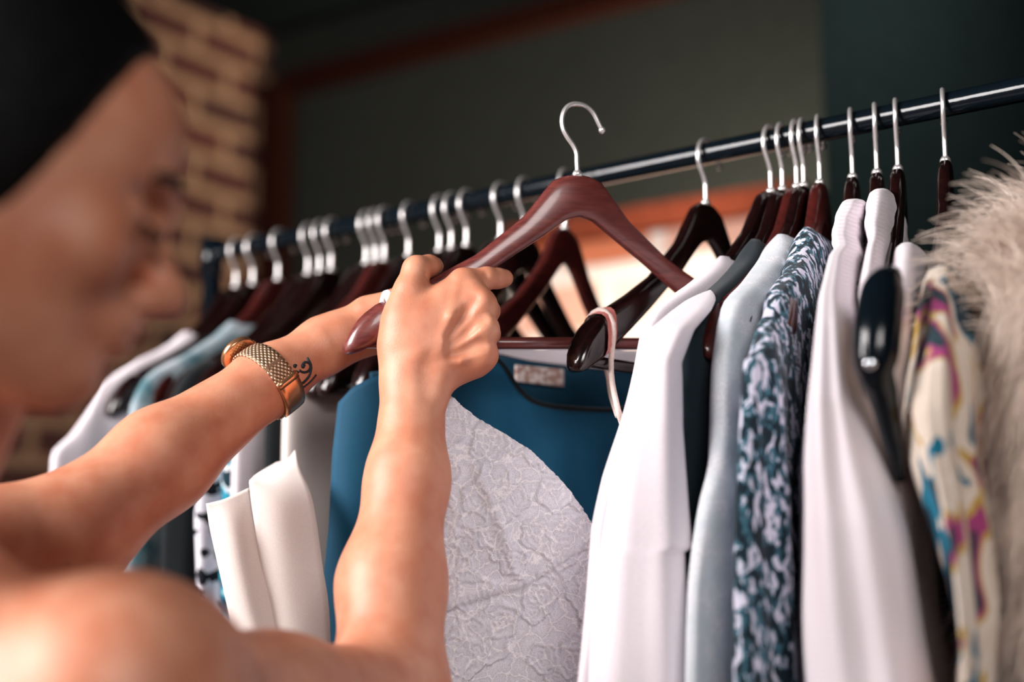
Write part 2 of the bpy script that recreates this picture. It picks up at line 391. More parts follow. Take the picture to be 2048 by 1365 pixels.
# right-hand group
specs = [
 ('h1414', 1414, 1150, 'wood', 'dark wooden hanger hanging alone, white strap looped over its near end'),
 ('h1543', 1543, 1302, 'wood', 'dark wooden hanger under the plain white shirt at the front of the right group'),
 ('h1572', 1565, 1388, 'wood', 'dark wooden hanger carrying the dark navy garment beside the white shirt'),
 ('h1600', 1593, 1428, 'wood_red', 'reddish wooden hanger between the navy garment and the grey heather top'),
 ('h1628', 1607, 1462, 'wood', 'dark wooden hanger carrying the grey heather knit top'),
 ('h1655', 1638, 1545, 'wood_red', 'reddish wooden hanger carrying the navy and white knit'),
 ('h1713', 1702, 1662, 'wood', 'dark wooden hanger under the shorter ribbed white roll collar'),
 ('h1755', 1750, 1728, 'wood', 'dark wooden hanger behind the taller ribbed white roll collar'),
 ('h1812', 1792, 1757, 'wood', 'broad black wooden hanger whose blunt near end shows a silver snap'),
 ('h1900', 1886, 1866, 'wood', 'dark wooden hanger closest to the fur coat, carrying the floral blouse'),
]
first = True
for key, hp, tp, mt, lab in specs:
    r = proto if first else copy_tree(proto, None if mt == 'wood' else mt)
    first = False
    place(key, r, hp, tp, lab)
# left-hand group: hooks crowd together towards the post
lspec = [(478, 205, 'dark wooden hanger carrying the white blouse, nearest the rack post'),
 (512, 222, 'dark wooden hanger with exposed black end between the white blouse and the grey teal top'),
 (562, 290, 'dark wooden hanger with its hook standing alone between the post pair and the next trio'),
 (622, 345, 'dark wooden hanger, first hook of the trio nearer the post'), (645, 370, 'dark wooden hanger, middle hook of the trio nearer the post'),
 (668, 395, 'dark wooden hanger, last hook of the trio nearer the post'),
 (738, 455, 'dark wooden hanger, first hook of the tight trio before the lone curved hook'), (756, 478, 'dark wooden hanger, middle hook of the tight trio before the lone curved hook'), (774, 500, 'dark wooden hanger, last hook of the tight trio before the lone curved hook'),
 (822, 560, 'dark wooden hanger with a lone hook right above the raised thumb'),
 (884, 600, 'dark wooden hanger, first hook of the trio behind the held hanger'), (908, 625, 'dark wooden hanger, middle hook of the trio behind the held hanger'), (938, 650, 'dark wooden hanger, last hook of the trio behind the held hanger'),
 (1006, 720, 'dark wooden hanger with wide open hook left of the held hanger'), (1052, 790, 'wooden hanger with narrow edge-on hook just behind the held hanger')]
for i, (hp, tp, lab) in enumerate(lspec):
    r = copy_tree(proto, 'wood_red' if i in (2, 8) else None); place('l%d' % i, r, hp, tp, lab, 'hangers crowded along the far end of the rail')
# small shelf hanger behind the held one
Sh = copy_tree(proto, 'wood_red'); place('S', Sh, 1133, 905, 'empty reddish wooden hanger on the rail seen below and behind the held hanger')
P, rz = HANG['S']
# held hanger
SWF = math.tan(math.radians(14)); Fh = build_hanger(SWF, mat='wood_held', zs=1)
tag(Fh, 'brown wooden hanger lifted off the rail in the woman\'s hands, hook pointing up', 'clothes hanger')
FP = at(1155, 350, 1.235); FYAW = math.radians(20); FROLL = math.radians(-2.5)
Fh.rotation_euler = Euler((0, FROLL, FYAW)); 
Rf = Fh.rotation_euler.to_matrix(); Fh.location = FP - Rf @ Vector((XH, 0, ZT))
FM = Matrix.Translation(Fh.location) @ Rf.to_4x4()
# pink notch pad on the lone hanger
P, rz = HANG['h1414']
for s in (-.168,):
    V = []; Fc = []; seg = 16; xs = [-.007, -.004, 0, .004, .007]
    for dx in xs:
        a = abs(s + dx); zt = interp(TOPZ, a) * ZS; zb = interp(BOTZ, a) * ZS; th = interp(THK, a) + .004
        for k in range(seg):
            t = 2 * math.pi * k / seg; c, s_ = math.cos(t), math.sin(t); q = lambda u, e: math.copysign(abs(u) ** e, u)
            V.append(Vector((s + dx + XH, sweep(s + dx) + q(c, .75) * th / 2, ZT + (zt + zb) / 2 + .001 + q(s_, .6) * ((zt - zb) / 2 + .001))))
    for i in range(4):
        for k in range(seg): k2 = (k + 1) % seg; Fc.append((i * seg + k, i * seg + k2, (i + 1) * seg + k2, (i + 1) * seg + k))
    o = mesh('notch_pad', V, Fc, M['pink'], proto); o['label'] = 'pink notch pad'

# ------------------------------------------------------------------ garments
TZ_Z = [t[1] * ZS for t in TOPZ]; TZ_S = [t[0] for t in TOPZ]
def bunch(name, rows, mat, label, cat, depth=.2, fold=.008, nf=9, seed=0, rib=None, group=None, parent=None, NL=110, MR=150, twist=.02):
    """narrow bunched garment hanging edge-on: rows of (left px, right px, py, distance) give width and centre; it runs back from the viewer"""
    rows = sorted(rows, key=lambda a: a[2]); ys = [r[2] for r in rows]
    rnd = random.Random(seed * 5 + 1); ph = [rnd.uniform(0, 6.28) for _ in range(8)]
    V = []; Fc = []; top = None
    for i in range(NL + 1):
        u = i / NL; y = ys[0] + (ys[-1] - ys[0]) * u ** 1.2
        L, R, d = [float(np.interp(y, ys, [r[j] for r in rows])) for j in (0, 1, 3)]
        A, B = at(L, y, d), at(R, y, d); hw = (B - A).length / 2; c = (A + B) / 2
        vd = Vector((c.x, c.y, 0)).normalized(); dirU = (vd * .75 + RU * .25).normalized(); side = Vector((dirU.y, -dirU.x, 0))
        if top is None: top = c.z
        dep = top - c.z; hd = depth / 2 * min(1, .3 + dep / .12)
        cap = math.sin((i + .35) / 5 * math.pi / 2) if i < 5 else 1
        if rib: hw *= 1 + (rib[0] * math.sin(dep * rib[1]) if dep < rib[2] else 0)
        amp = fold * min(1, .15 + dep / .3)
        for k in range(MR):
            th = 2 * math.pi * k / MR; cc, sn = math.cos(th), math.sin(th)
            w = math.sin(th * nf + ph[0] + dep * 3) * .5 + math.sin(th * (nf * 2 + 1) + ph[1] - dep * 5) * .3 + math.sin(th * 3 + ph[2] + dep * 4) * .4
            w += .35 * math.sin(dep * 30 + th * 2 + ph[3]) * math.sin(dep * 11 + ph[4])
            x = (math.copysign(abs(cc) ** .85, cc) * (hw - amp * .6) + cc * amp * w) * cap
            yy = (math.copysign(abs(sn) ** .85, sn) * hd + sn * amp * w) * cap
            p = c + dirU * (hd * .9 + yy) + side * x; V.append(Vector((p.x, p.y, c.z)))
    for i in range(NL):
        for k in range(MR):
            k2 = (k + 1) % MR; Fc.append((i * MR + k, i * MR + k2, (i + 1) * MR + k2, (i + 1) * MR + k))
    Fc.append(tuple(range(MR)))
    O = V[0].copy() if not parent else parent.location
    o = mesh(name, [v - O for v in V], Fc, M[mat], parent)
    if not parent: o.location = O; tag(o, label, cat, group)
    return o
rng = random.Random(4)
def garment(name, key, prof, mat, label, cat, T=.02, far=.9, fold=.006, nf=7, zbot=.72, seed=0, rib=None, Ttop=None, group=None, off=0, bulge=0, parent=None, sfar=None, hem=None):
    """prof: near-edge outline (px,py) met with the upright plane of the hanger's near arm; loft of closed rings hung on that hanger"""
    P, rz = HANG[key]; tn = tipdir(rz); tf = tipdir(rz, True)
    nrm = Vector((-RU.y, RU.x, 0))         # away-left along the rail
    nn = Vector((-tn.y, tn.x, 0)); 
    if nn.dot(nrm) < 0: nn = -nn
    tab = []
    for px, py in prof:
        r = ray(px, py); o = Vector((0, 0, CZ)); t = (P - o).dot(nn) / r.dot(nn); q = o + r * t
        tab.append((q.z, (q - P).dot(tn)))
    tab.sort(key=lambda a: -a[0])
    zs = [a[0] for a in tab]; ss = [max(.006, a[1]) for a in tab]
    z0, z1 = zs[0], min(zs[-1], zbot) if hem is None else zs[-1]
    NL, MR = 90, 120
    rnd = random.Random(seed * 7 + 3); ph = [rnd.uniform(0, 6.28) for _ in range(6)]
    V = []; Fc = []
    for i in range(NL + 1):
        u = i / NL; z = z0 + (z1 - z0) * (u ** 1.35)
        s1 = float(np.interp(-z, [-a for a in zs], ss)); s2 = (sfar if sfar else far * min(s1, .24))
        hz = z - (P.z + ZT) ; sh = float(np.interp(-hz, [-a for a in TZ_Z], TZ_S)) + .009
        if i > 0: s1 = max(s1, min(sh, .216) + .008 * min(1, sh / .2))
        s2 = max(s2, min(sh, .216) + .008) if not sfar else s2
        dep = max(0, (z0 - z)); amp = fold * min(1, dep / .25)
        tt = max(.0185, Ttop or 0); tt = tt + (T - tt) * min(1, max(0, dep - .18) / .15)
        if i < 6: tt *= math.sin((i + .3) / 6 * math.pi / 2)
        if rib: tt *= 1 + rib[0] * math.sin(dep * rib[1])
        for k in range(MR):
            th = 2 * math.pi * k / MR; c, s_ = math.cos(th), math.sin(th)
            e = math.copysign(abs(c) ** .8, c)
            s = (s1 - s2) / 2 + e * (s1 + s2) / 2
            n = math.copysign(abs(s_) ** .7, s_) * tt
            w = math.sin(s * nf * 14 + ph[0] + dep * 1.7) * .55 + math.sin(s * nf * 29 + ph[1] - dep * 3.1) * .3 + math.sin(s * nf * 7 + ph[2]) * .5
            w2 = math.sin(dep * 22 + s * 30 + ph[3]) * .12
            n += amp * (w + w2)
            s *= 1 + .0 * w
            d = tn if s > 0 else tf
            base = P + d * abs(s); base = Vector((base.x, base.y, z)) + nn * (n + off)
            V.append(base)
    for i in range(NL):
        for k in range(MR):
            k2 = (k + 1) % MR; Fc.append((i * MR + k, i * MR + k2, (i + 1) * MR + k2, (i + 1) * MR + k))
    Fc.append(tuple(range(MR)))
    o = mesh(name, [v - P for v in V] if not parent else [v - parent.location for v in V], Fc, M[mat], parent)
    if not parent:
        o.location = P; tag(o, label, cat, group)
    return o
# --- right group
g1 = garment('white_shirt', 'h1543', [(1486, 520), (1452, 528), (1405, 556), (1330, 607), (1292, 650), (1270, 740), (1240, 850), (1212, 950), (1190, 1050), (1176, 1200), (1160, 1365), (1140, 1700)], 'white',
        'plain white cotton shirt, front of the right group, beside the hanger with the strap', 'shirt', T=.017, fold=.004, nf=4, seed=1)
SLEEVE = 1
garment('navy_cardigan', 'h1572', [(1520, 480), (1475, 560), (1415, 640), (1378, 740), (1368, 860), (1362, 1000), (1362, 1365), (1362, 1700)], 'navy',
        'dark navy garment squeezed between the white shirt and the grey heather top', 'cardigan', T=.016, fold=.004, seed=3)
garment('grey_top', 'h1628', [(1592, 482), (1560, 488), (1538, 515), (1535, 550), (1490, 590), (1450, 640), (1436, 740), (1430, 850), (1408, 1000), (1392, 1180), (1384, 1365), (1375, 1700)], 'grey',
        'light grey heather knit top with rolled collar', 'top', Ttop=.023, T=.018, fold=.004, seed=4, nf=5)
garment('patterned_knit', 'h1655', [(1650, 485), (1612, 490), (1604, 520), (1616, 545), (1570, 600), (1530, 650), (1500, 720), (1496, 850), (1494, 1000), (1490, 1365), (1485, 1700)], 'knit',
        'dark teal and white mottled knit between the grey top and the large white dress', 'sweater', T=.02, fold=.007, seed=5)
bunch('sleeve', [(1396, 1440, 578, 1.185), (1338, 1420, 618, 1.14), (1292, 1385, 655, 1.105), (1272, 1358, 720, 1.095), (1240, 1362, 850, 1.09), (1210, 1372, 960, 1.09), (1190, 1381, 1096, 1.09), (1188, 1366, 1106, 1.09), (1176, 1368, 1200, 1.09), (1160, 1372, 1365, 1.09), (1140, 1378, 1650, 1.09)], 'white', '', '', depth=.05, fold=.0035, nf=3, seed=2, parent=g1)
bunch('white_dress', [(1678, 1735, 380, 1.21), (1664, 1738, 405, 1.20), (1652, 1725, 440, 1.18), (1646, 1722, 475, 1.155), (1655, 1728, 495, 1.14), (1640, 1716, 512, 1.12), (1612, 1712, 590, 1.06), (1600, 1722, 650, 1.02), (1578, 1748, 800, 1.0), (1558, 1790, 930, .995), (1549, 1830, 1050, .99), (1546, 1870, 1230, .99), (1547, 1895, 1365, .99), (1540, 1930, 1650, .99)], 'white_rib',
        'large white draped dress, its ribbed collar the shorter of two white roll collars', 'dress', depth=.36, fold=.007, nf=6, seed=6, rib=(.05, 330, .055))
bunch('white_sweater', [(1733, 1785, 360, 1.2), (1722, 1788, 385, 1.19), (1714, 1790, 420, 1.17), (1712, 1786, 450, 1.155), (1722, 1782, 478, 1.14), (1716, 1776, 505, 1.12), (1695, 1772, 590, 1.06), (1690, 1766, 700, 1.03), (1690, 1770, 900, 1.02), (1700, 1800, 1365, 1.02), (1700, 1800, 1600, 1.02)], 'white_rib',
        'white sweater with the taller ribbed roll collar, right behind the large white dress', 'sweater', depth=.34, fold=.004, nf=5, seed=7, rib=(.05, 330, .06))
bunch('white_cardigan', [(1788, 1832, 470, 1.13), (1776, 1845, 500, 1.11), (1764, 1850, 560, 1.08), (1752, 1848, 640, 1.05), (1745, 1840, 760, 1.04), (1760, 1850, 1000, 1.03), (1760, 1860, 1600, 1.03)], 'white',
        'white cardigan shoulder sticking up between the ribbed collars and the floral blouse', 'cardigan', depth=.3, fold=.005, seed=8, nf=5)
bunch('floral_blouse', [(1856, 1905, 515, 1.06), (1838, 1925, 545, 1.03), (1818, 1938, 610, .99), (1800, 1952, 680, .965), (1784, 1955, 745, .95), (1774, 1958, 820, .945), (1790, 1965, 914, .945), (1812, 1975, 980, .945), (1842, 1985, 1080, .945), (1868, 1990, 1200, .945), (1890, 1990, 1300, .945), (1895, 1995, 1400, .945), (1900, 2010, 1650, .945)], 'floral',
        'beige silk blouse with teal, yellow and magenta flowers beside the fur coat', 'blouse', depth=.38, fold=.013, nf=7, seed=9)
# exposed black hanger end with silver snap (a padded clip end on the broad hanger)
def blob_end():
    pts = spline([at(1785, 545, 1.03), at(1768, 575, .985), at(1757, 640, .97), at(1752, 700, .965), at(1752, 745, .965), at(1768, 800, .975), at(1800, 960, 1.0)], 42)
    rs = [float(np.interp(i / 41, [0, .12, .2, .35, .5, .6, .68, .8, 1], [.006, .012, .0155, .0168, .0163, .0150, .0125, .011, .005])) for i in range(42)]
    return tube(pts, rs, 18)
he = [o for o in bpy.data.objects if o.get('label', '').startswith('broad black')][0]
v, f = blob_end(); mw = Matrix.Translation(HANG['h1812'][0]) @ Matrix.Rotation(HANG['h1812'][1], 4, 'Z'); inv = mw.inverted()
o = mesh('shoulder_end', [inv @ x for x in v], f, M['blackpaint'], he)
def disc(c, n, r, h, seg=20):
    n = n.normalized(); return tube([c, c + n * h * .6, c + n * h], [r, r, r * .6], seg)
v, f = disc(at(1740, 728, .9470), Vector((-.3, -1, 0)), .0042, .003); o = mesh('snap', [inv @ x for x in v], f, M['button'], he); o['label'] = 'silver snap'

# --- left group
garment('white_blouse', 'l0', [(425, 668), (400, 674), (345, 690), (270, 722), (205, 765), (170, 830), (140, 870), (100, 905), (96, 960), (110, 1100), (150, 1365), (150, 1700)], 'white',
        'white blouse at the far end of the rail, closest to the brick wall', 'blouse', T=.02, fold=.008, nf=4, seed=11)
garment('washed_top', 'l2', [(530, 650), (500, 664), (440, 692), (350, 738), (292, 772), (264, 805), (256, 870), (258, 1000), (262, 1200), (265, 1365), (265, 1700)], 'greyteal',
        'washed grey and teal top above the watch, next to the white blouse', 'top', T=.016, fold=.006, nf=5, seed=12)
garment('black_dress', 'l4', [(490, 725), (450, 742), (400, 762), (372, 775), (350, 840), (335, 950), (330, 1100), (330, 1700)], 'black',
        'black garment between the washed top and the speckled blouse, below the forearm', 'dress', T=.016, fold=.005, seed=13)
garment('speckled_blouse', 'l6', [(600, 742), (560, 760), (450, 800), (412, 860), (395, 950), (390, 1040), (395, 1200), (410, 1365), (420, 1700)], 'speckle',
        'black and white speckled blouse left of the ivory jacket', 'blouse', T=.016, fold=.005, seed=14)
garment('teal_print_top', 'l7', [(620, 760), (560, 790), (500, 830), (478, 900), (468, 1000), (470, 1365), (470, 1700)], 'tealprint',
        'teal and white printed top, a sliver beside the speckled blouse', 'top', T=.014, fold=.005, seed=15)
garment('white_tshirt', 'l8', [(650, 750), (600, 780), (545, 820), (520, 870), (500, 950), (490, 1100), (490, 1365), (490, 1700)], 'white',
        'white top hanging directly behind the ivory jacket lapel', 'top', T=.014, fold=.004, seed=16)
garment('black_tunic', 'l9', [(680, 745), (620, 775), (575, 810), (556, 870), (552, 940), (552, 1365), (552, 1700)], 'black',
        'black tunic, narrow strip just left of the ivory jacket shoulder', 'top', T=.012, fold=.003, seed=17)
jk = garment('ivory_jacket', 'l10', [(745, 690), (700, 700), (655, 730), (618, 775), (600, 820), (588, 880), (582, 960), (570, 1100), (560, 1250), (555, 1365), (550, 1700)], 'cream',
        'ivory jacket with a wide open lapel, left of the teal blouse', 'jacket', T=.014, fold=.003, nf=3, seed=18)
# lapel: a folded sheet with thickness hanging from the jacket's near edge
def sheet(name, quad_rows, mat, parent, thick=.002, res=(40, 14), wave=0.0):
    """rows of (px,py,d) points, resampled both ways, given a thickness"""
    rows = [spline([at(*p) for p in row], res[1]) for row in quad_rows]
    cols = [spline([rows[r][c] for r in range(len(rows))], res[0]) for c in range(res[1])]
    A = [[cols[c][r] for c in range(res[1])] for r in range(res[0])]
    V = []; 
    for s in (0, 1):
        for r in range(res[0]):
            for c in range(res[1]):
                V.append(A[r][c] + Vector((0, s * thick + wave * math.sin(c * .9 + r * .13), 0)))
    n = res[0] * res[1]; Fc = []
    I = lambda s, r, c: s * n + r * res[1] + c
    for r in range(res[0] - 1):
        for c in range(res[1] - 1):
            Fc.append((I(0, r, c), I(0, r, c + 1), I(0, r + 1, c + 1), I(0, r + 1, c))); Fc.append((I(1, r, c), I(1, r + 1, c), I(1, r + 1, c + 1), I(1, r, c + 1)))
    for r in range(res[0] - 1):
        for c in (0, res[1] - 1): Fc.append((I(0, r, c), I(0, r + 1, c), I(1, r + 1, c), I(1, r, c)))
    for c in range(res[1] - 1):
        for r in (0, res[0] - 1): Fc.append((I(0, r, c), I(1, r, c), I(1, r, c + 1), I(0, r, c + 1)))
    loc = parent.location if parent else Vector()
    o = mesh(name, [v - loc for v in V], Fc, M[mat], parent)
    return o
sheet('lapel', [[(552, 925, 1.325), (575, 918, 1.33), (590, 900, 1.335)], [(505, 955, 1.30), (560, 950, 1.30), (600, 940, 1.31)], [(500, 985, 1.28), (560, 1010, 1.275), (625, 1000, 1.29)], [(520, 1130, 1.275), (570, 1130, 1.27), (645, 1130, 1.28)], [(530, 1250, 1.28), (580, 1250, 1.27), (660, 1250, 1.28)], [(540, 1500, 1.28), (600, 1500, 1.27), (660, 1500, 1.28)]], 'cream', jk)
sheet('lapel', [[(412, 1008, 1.27), (450, 998, 1.275), (500, 975, 1.29)], [(420, 1060, 1.268), (470, 1060, 1.265), (520, 1045, 1.285)], [(440, 1150, 1.268), (485, 1150, 1.262), (540, 1145, 1.28)], [(462, 1250, 1.268), (510, 1250, 1.262), (560, 1250, 1.28)], [(500, 1420, 1.27), (560, 1420, 1.265), (600, 1420, 1.28)]], 'cream', jk)

# --- teal blouse: front panel with scoop neck, back panel with facing and label
TYAW = math.radians(22)
tdir = Vector((math.cos(TYAW), math.sin(TYAW), 0)); tnn = Vector((-tdir.y, tdir.x, 0)); T0 = at(1000, 760, 1.345)
def onplane(px, py, off=0, d0=None):
    r = ray(px, py); o = Vector((0, 0, CZ)); b = (d0 or T0) + tnn * off; return o + r * ((b - o).dot(tnn) / r.dot(tnn))
def panel(name, top, bot, x0, x1, off, mat, parent, nx=90, nz=70, disp=None, thick=.0012, dd=None, left=None, right=None):
    """cloth panel: top(x) and bot(x) give its outline in the plane; left(y) may shift columns"""
    V = []; 
    for s in (0, 1):
        for i in range(nx):
            u = i / (nx - 1); x = x0 + (x1 - x0) * u; ty = top(x); by = bot(x)
            for j in range(nz):
                v = j / (nz - 1); y = ty + (by - ty) * v; xx = x
                if left: xx += left(y) * (1 - u)
                if right: xx += right(y) * u
                p = onplane(xx, y, off, dd)
                V.append(p + tnn * (s * thick + (disp(p, u, v) if disp else 0)))
    n = nx * nz; Fc = []; I = lambda s, i, j: s * n + i * nz + j
    for i in range(nx - 1):
        for j in range(nz - 1):
            Fc.append((I(0, i, j), I(0, i + 1, j), I(0, i + 1, j + 1), I(0, i, j + 1))); Fc.append((I(1, i, j), I(1, i, j + 1), I(1, i + 1, j + 1), I(1, i + 1, j)))
    for i in range(nx - 1):
        for j in (0, nz - 1): Fc.append((I(0, i, j), I(1, i, j), I(1, i + 1, j), I(0, i + 1, j)))
    for j in range(nz - 1):
        for i in (0, nx - 1): Fc.append((I(0, i, j), I(0, i, j + 1), I(1, i, j + 1), I(1, i, j)))
    return mesh(name, [v - parent.location for v in V], Fc, M[mat], parent)
tb = empty('teal_blouse', T0); tag(tb, 'deep teal blouse with white label inside its neck, behind the white lace dress', 'blouse')
itp = lambda tab: (lambda x: float(np.interp(x, [a[0] for a in tab], [a[1] for a in tab])))
def tdisp(p, u, v):
    s = p.dot(tdir); e = min(1, v * 3)
    ed = .03 * (max(0, .16 - u) / .16) ** 2
    return e * (.004 * math.sin(s * 62 + 1) + .003 * math.sin(s * 121 + p.z * 5)) + ed
panel('front_panel', itp([(700, 800), (720, 770), (745, 755), (800, 738), (900, 720), (985, 708), (1010, 735), (1040, 780), (1075, 808), (1140, 820), (1240, 822), (1300, 800), (1400, 740)]), lambda x: 1750, 700, 1420, 0, 'teal', tb,
      disp=tdisp, left=itp([(750, 0), (900, -18), (1050, -26), (1220, -40), (1750, -60)]))
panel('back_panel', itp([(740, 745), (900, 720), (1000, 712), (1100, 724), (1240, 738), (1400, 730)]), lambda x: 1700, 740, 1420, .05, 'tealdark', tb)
panel('neck_facing', itp([(960, 699), (1000, 698), (1300, 700), (1400, 700)]), itp([(960, 700), (1000, 708), (1060, 722), (1130, 731), (1240, 742), (1400, 742)]), 965, 1400, .048, 'white', tb, nx=40, nz=6)
panel('neck_label', itp([(1000, 727), (1150, 741)]), itp([(1000, 760), (1150, 777)]), 1030, 1128, .044, 'label', tb, nx=16, nz=8)
# neckline binding
npts = [onplane(x, y, -.001) for x, y in [(985, 708), (1010, 735), (1040, 780), (1075, 806), (1140, 817), (1240, 819), (1320, 796)]]
v, f = tube(spline(npts, 40), .0022, 8); mesh('neck_binding', local(v, tb), f, M['black'], tb)

# --- white lace dress
ldn = bpy.data.materials.new('lace'); M['lace'] = ldn; ldn.use_nodes = True; nt = ldn.node_tree; b = nt.nodes['Principled BSDF']
b.inputs['Roughness'].default_value = .8; b.inputs['Specular IOR Level'].default_value = .25; b.inputs['Sheen Weight'].default_value = .2
vc = coord(nt); no = nd(nt, 'ShaderNodeTexNoise', Scale=60.0, Detail=3.0); nt.links.new(vc, no.inputs['Vector'])
mixv = nd(nt, 'ShaderNodeMix', data_type='VECTOR'); mixv.inputs['Factor'].default_value = .02; nt.links.new(vc, mixv.inputs[4]); nt.links.new(no.outputs['Color'], mixv.inputs[5])
vo = nd(nt, 'ShaderNodeTexVoronoi', Scale=62.0, feature='DISTANCE_TO_EDGE'); nt.links.new(mixv.outputs[1], vo.inputs['Vector'])
vf = nd(nt, 'ShaderNodeTexVoronoi', Scale=900.0); nt.links.new(vc, vf.inputs['Vector'])
thread = ramp(nt, [(.02, srgb(250, 246, 248)), (.07, srgb(222, 220, 227)), (.4, srgb(236, 234, 240))], vo.outputs['Distance'])
net = ramp(nt, [(.25, srgb(150, 156, 168)), (.5, srgb(255, 255, 255))], vf.outputs['Distance'])
mm = nd(nt, 'ShaderNodeMix', data_type='RGBA', blend_type='MULTIPLY'); mm.inputs['Factor'].default_value = .35
nt.links.new(thread, mm.inputs['A']); nt.links.new(net, mm.inputs['B']); nt.links.new(mm.outputs['Result'], b.inputs['Base Color'])
hh = ramp(nt, [(0, (1, 1, 1, 1)), (.08, (.1, .1, .1, 1))], vo.outputs['Distance']); bump(nt, b, hh, .4, .001)
LY = math.radians(20); 
tdir_save, tnn_save = tdir, tnn
tdir = Vector((math.cos(LY), math.sin(LY), 0)); tnn = Vector((-tdir.y, tdir.x, 0)); LD = at(1000, 900, 1.235)
rr = np.random.RandomState(5)
# rosettes: centres in (s,z) with radius; the highest petal wins, like overlapping guipure flowers
ls = LD.dot(tdir); RC = np.stack([rr.uniform(ls - .12, ls + .2, 420), rr.uniform(.95, 1.56, 420)], 1); RR = rr.uniform(.009, .017, 420); RP = rr.uniform(0, 6.28, 420)
def lace_h(s, z):
    d = np.hypot(RC[:, 0] - s, RC[:, 1] - z); ang = np.arctan2(RC[:, 1] - z, RC[:, 0] - s)
    rad = RR * (1 + .1 * np.cos(ang * 5 + RP)); q = d / rad
    h = np.where(q < 1, .35 + .65 * np.clip(q, 0, 1) ** 3 + .22 * np.sin(q * 16 + RP + 1.2 * np.sin(ang * 3)), 0)
    i = int(np.argmax(np.where(q < 1, np.arange(len(q)) + 1, 0))); return float(h[i]) * .0028 if q[i] < 1 else 0
def ldisp(p, u, v):
    s = p.dot(tdir)
    px, py = pr(p)
    g = .012 * math.exp(-((px - 985) / 90) ** 2 - ((py - 1040) / 130) ** 2)     # cup volume
    sy = np.interp(px, [860, 1040, 1195, 1330], [1215, 1165, 1062, 960])
    band = .0036 * math.exp(-((py - sy) / 13) ** 4)
    dx = np.interp(py, [930, 1160], [945, 1032]); dart = .0034 * math.exp(-((px - dx) / 12) ** 2) * (1 if 930 < py < 1160 else 0)
    return -(g + band + dart + lace_h(s, p.z)) + .004 * math.sin(s * 50)
ld = empty('lace_dress', LD); tag(ld, 'white floral lace dress with deep V neck, hanging in front of the teal blouse', 'dress')
topl = itp([(800, 900), (850, 800), (885, 775), (898, 790), (925, 815), (965, 842), (1010, 868), (1060, 902), (1120, 965), (1160, 1015), (1190, 1060), (1206, 1040), (1240, 960), (1290, 830), (1320, 830), (1350, 900)])
panel('bodice', topl, lambda x: 1800, 800, 1350, 0, 'lace', ld, nx=250, nz=330, disp=ldisp, thick=.0015, dd=LD)
panel('lining_back', lambda x: 1130, lambda x: 1800, 810, 1340, .035, 'white', ld, nx=30, nz=30, dd=LD)
def strapm(name, pts, w=.0035, mat='strap', parent=ld):
    p = spline(pts, 30); v, f = tube(p, w / 2 + .0004, 8); return mesh(name, local(v, parent), f, M[mat], parent)
nl = FM @ Vector((-.169 + XH, sweep(.169, SWF), ZT - .106))
strapm('strap', [nl + tnn * .012 + Vector((0, 0, -.01)), nl + Vector((0, 0, .001)), nl - tnn * .013 + Vector((.001, 0, -.008)), at(800, 680, 1.222), at(886, 778, LD.y - .03)], .008, 'white')
Pq, rq = HANG['h1414']; nq = Pq + Matrix.Rotation(rq, 3, 'Z') @ Vector((-.168 + XH, sweep(.168), ZT - .1085 * ZS))
sd = Matrix.Rotation(rq, 3, 'Z') @ Vector((0, 1, 0))
qx, qy = pr(nq)
strapm('strap', [at(1235, 832, 1.225), at(1222, 790, nq.y + .01), at(1212, 735, nq.y + .014), nq + sd * .0135 + Vector((0, 0, -.01)), nq + Vector((0, 0, .0025)), nq - sd * .0145 + Vector((0, 0, -.012)), at(1222, 740, nq.y - .01), at(1236, 820, 1.19), at(1262, 900, LD.y + .02)], .0044)
tdir, tnn = tdir_save, tnn_save

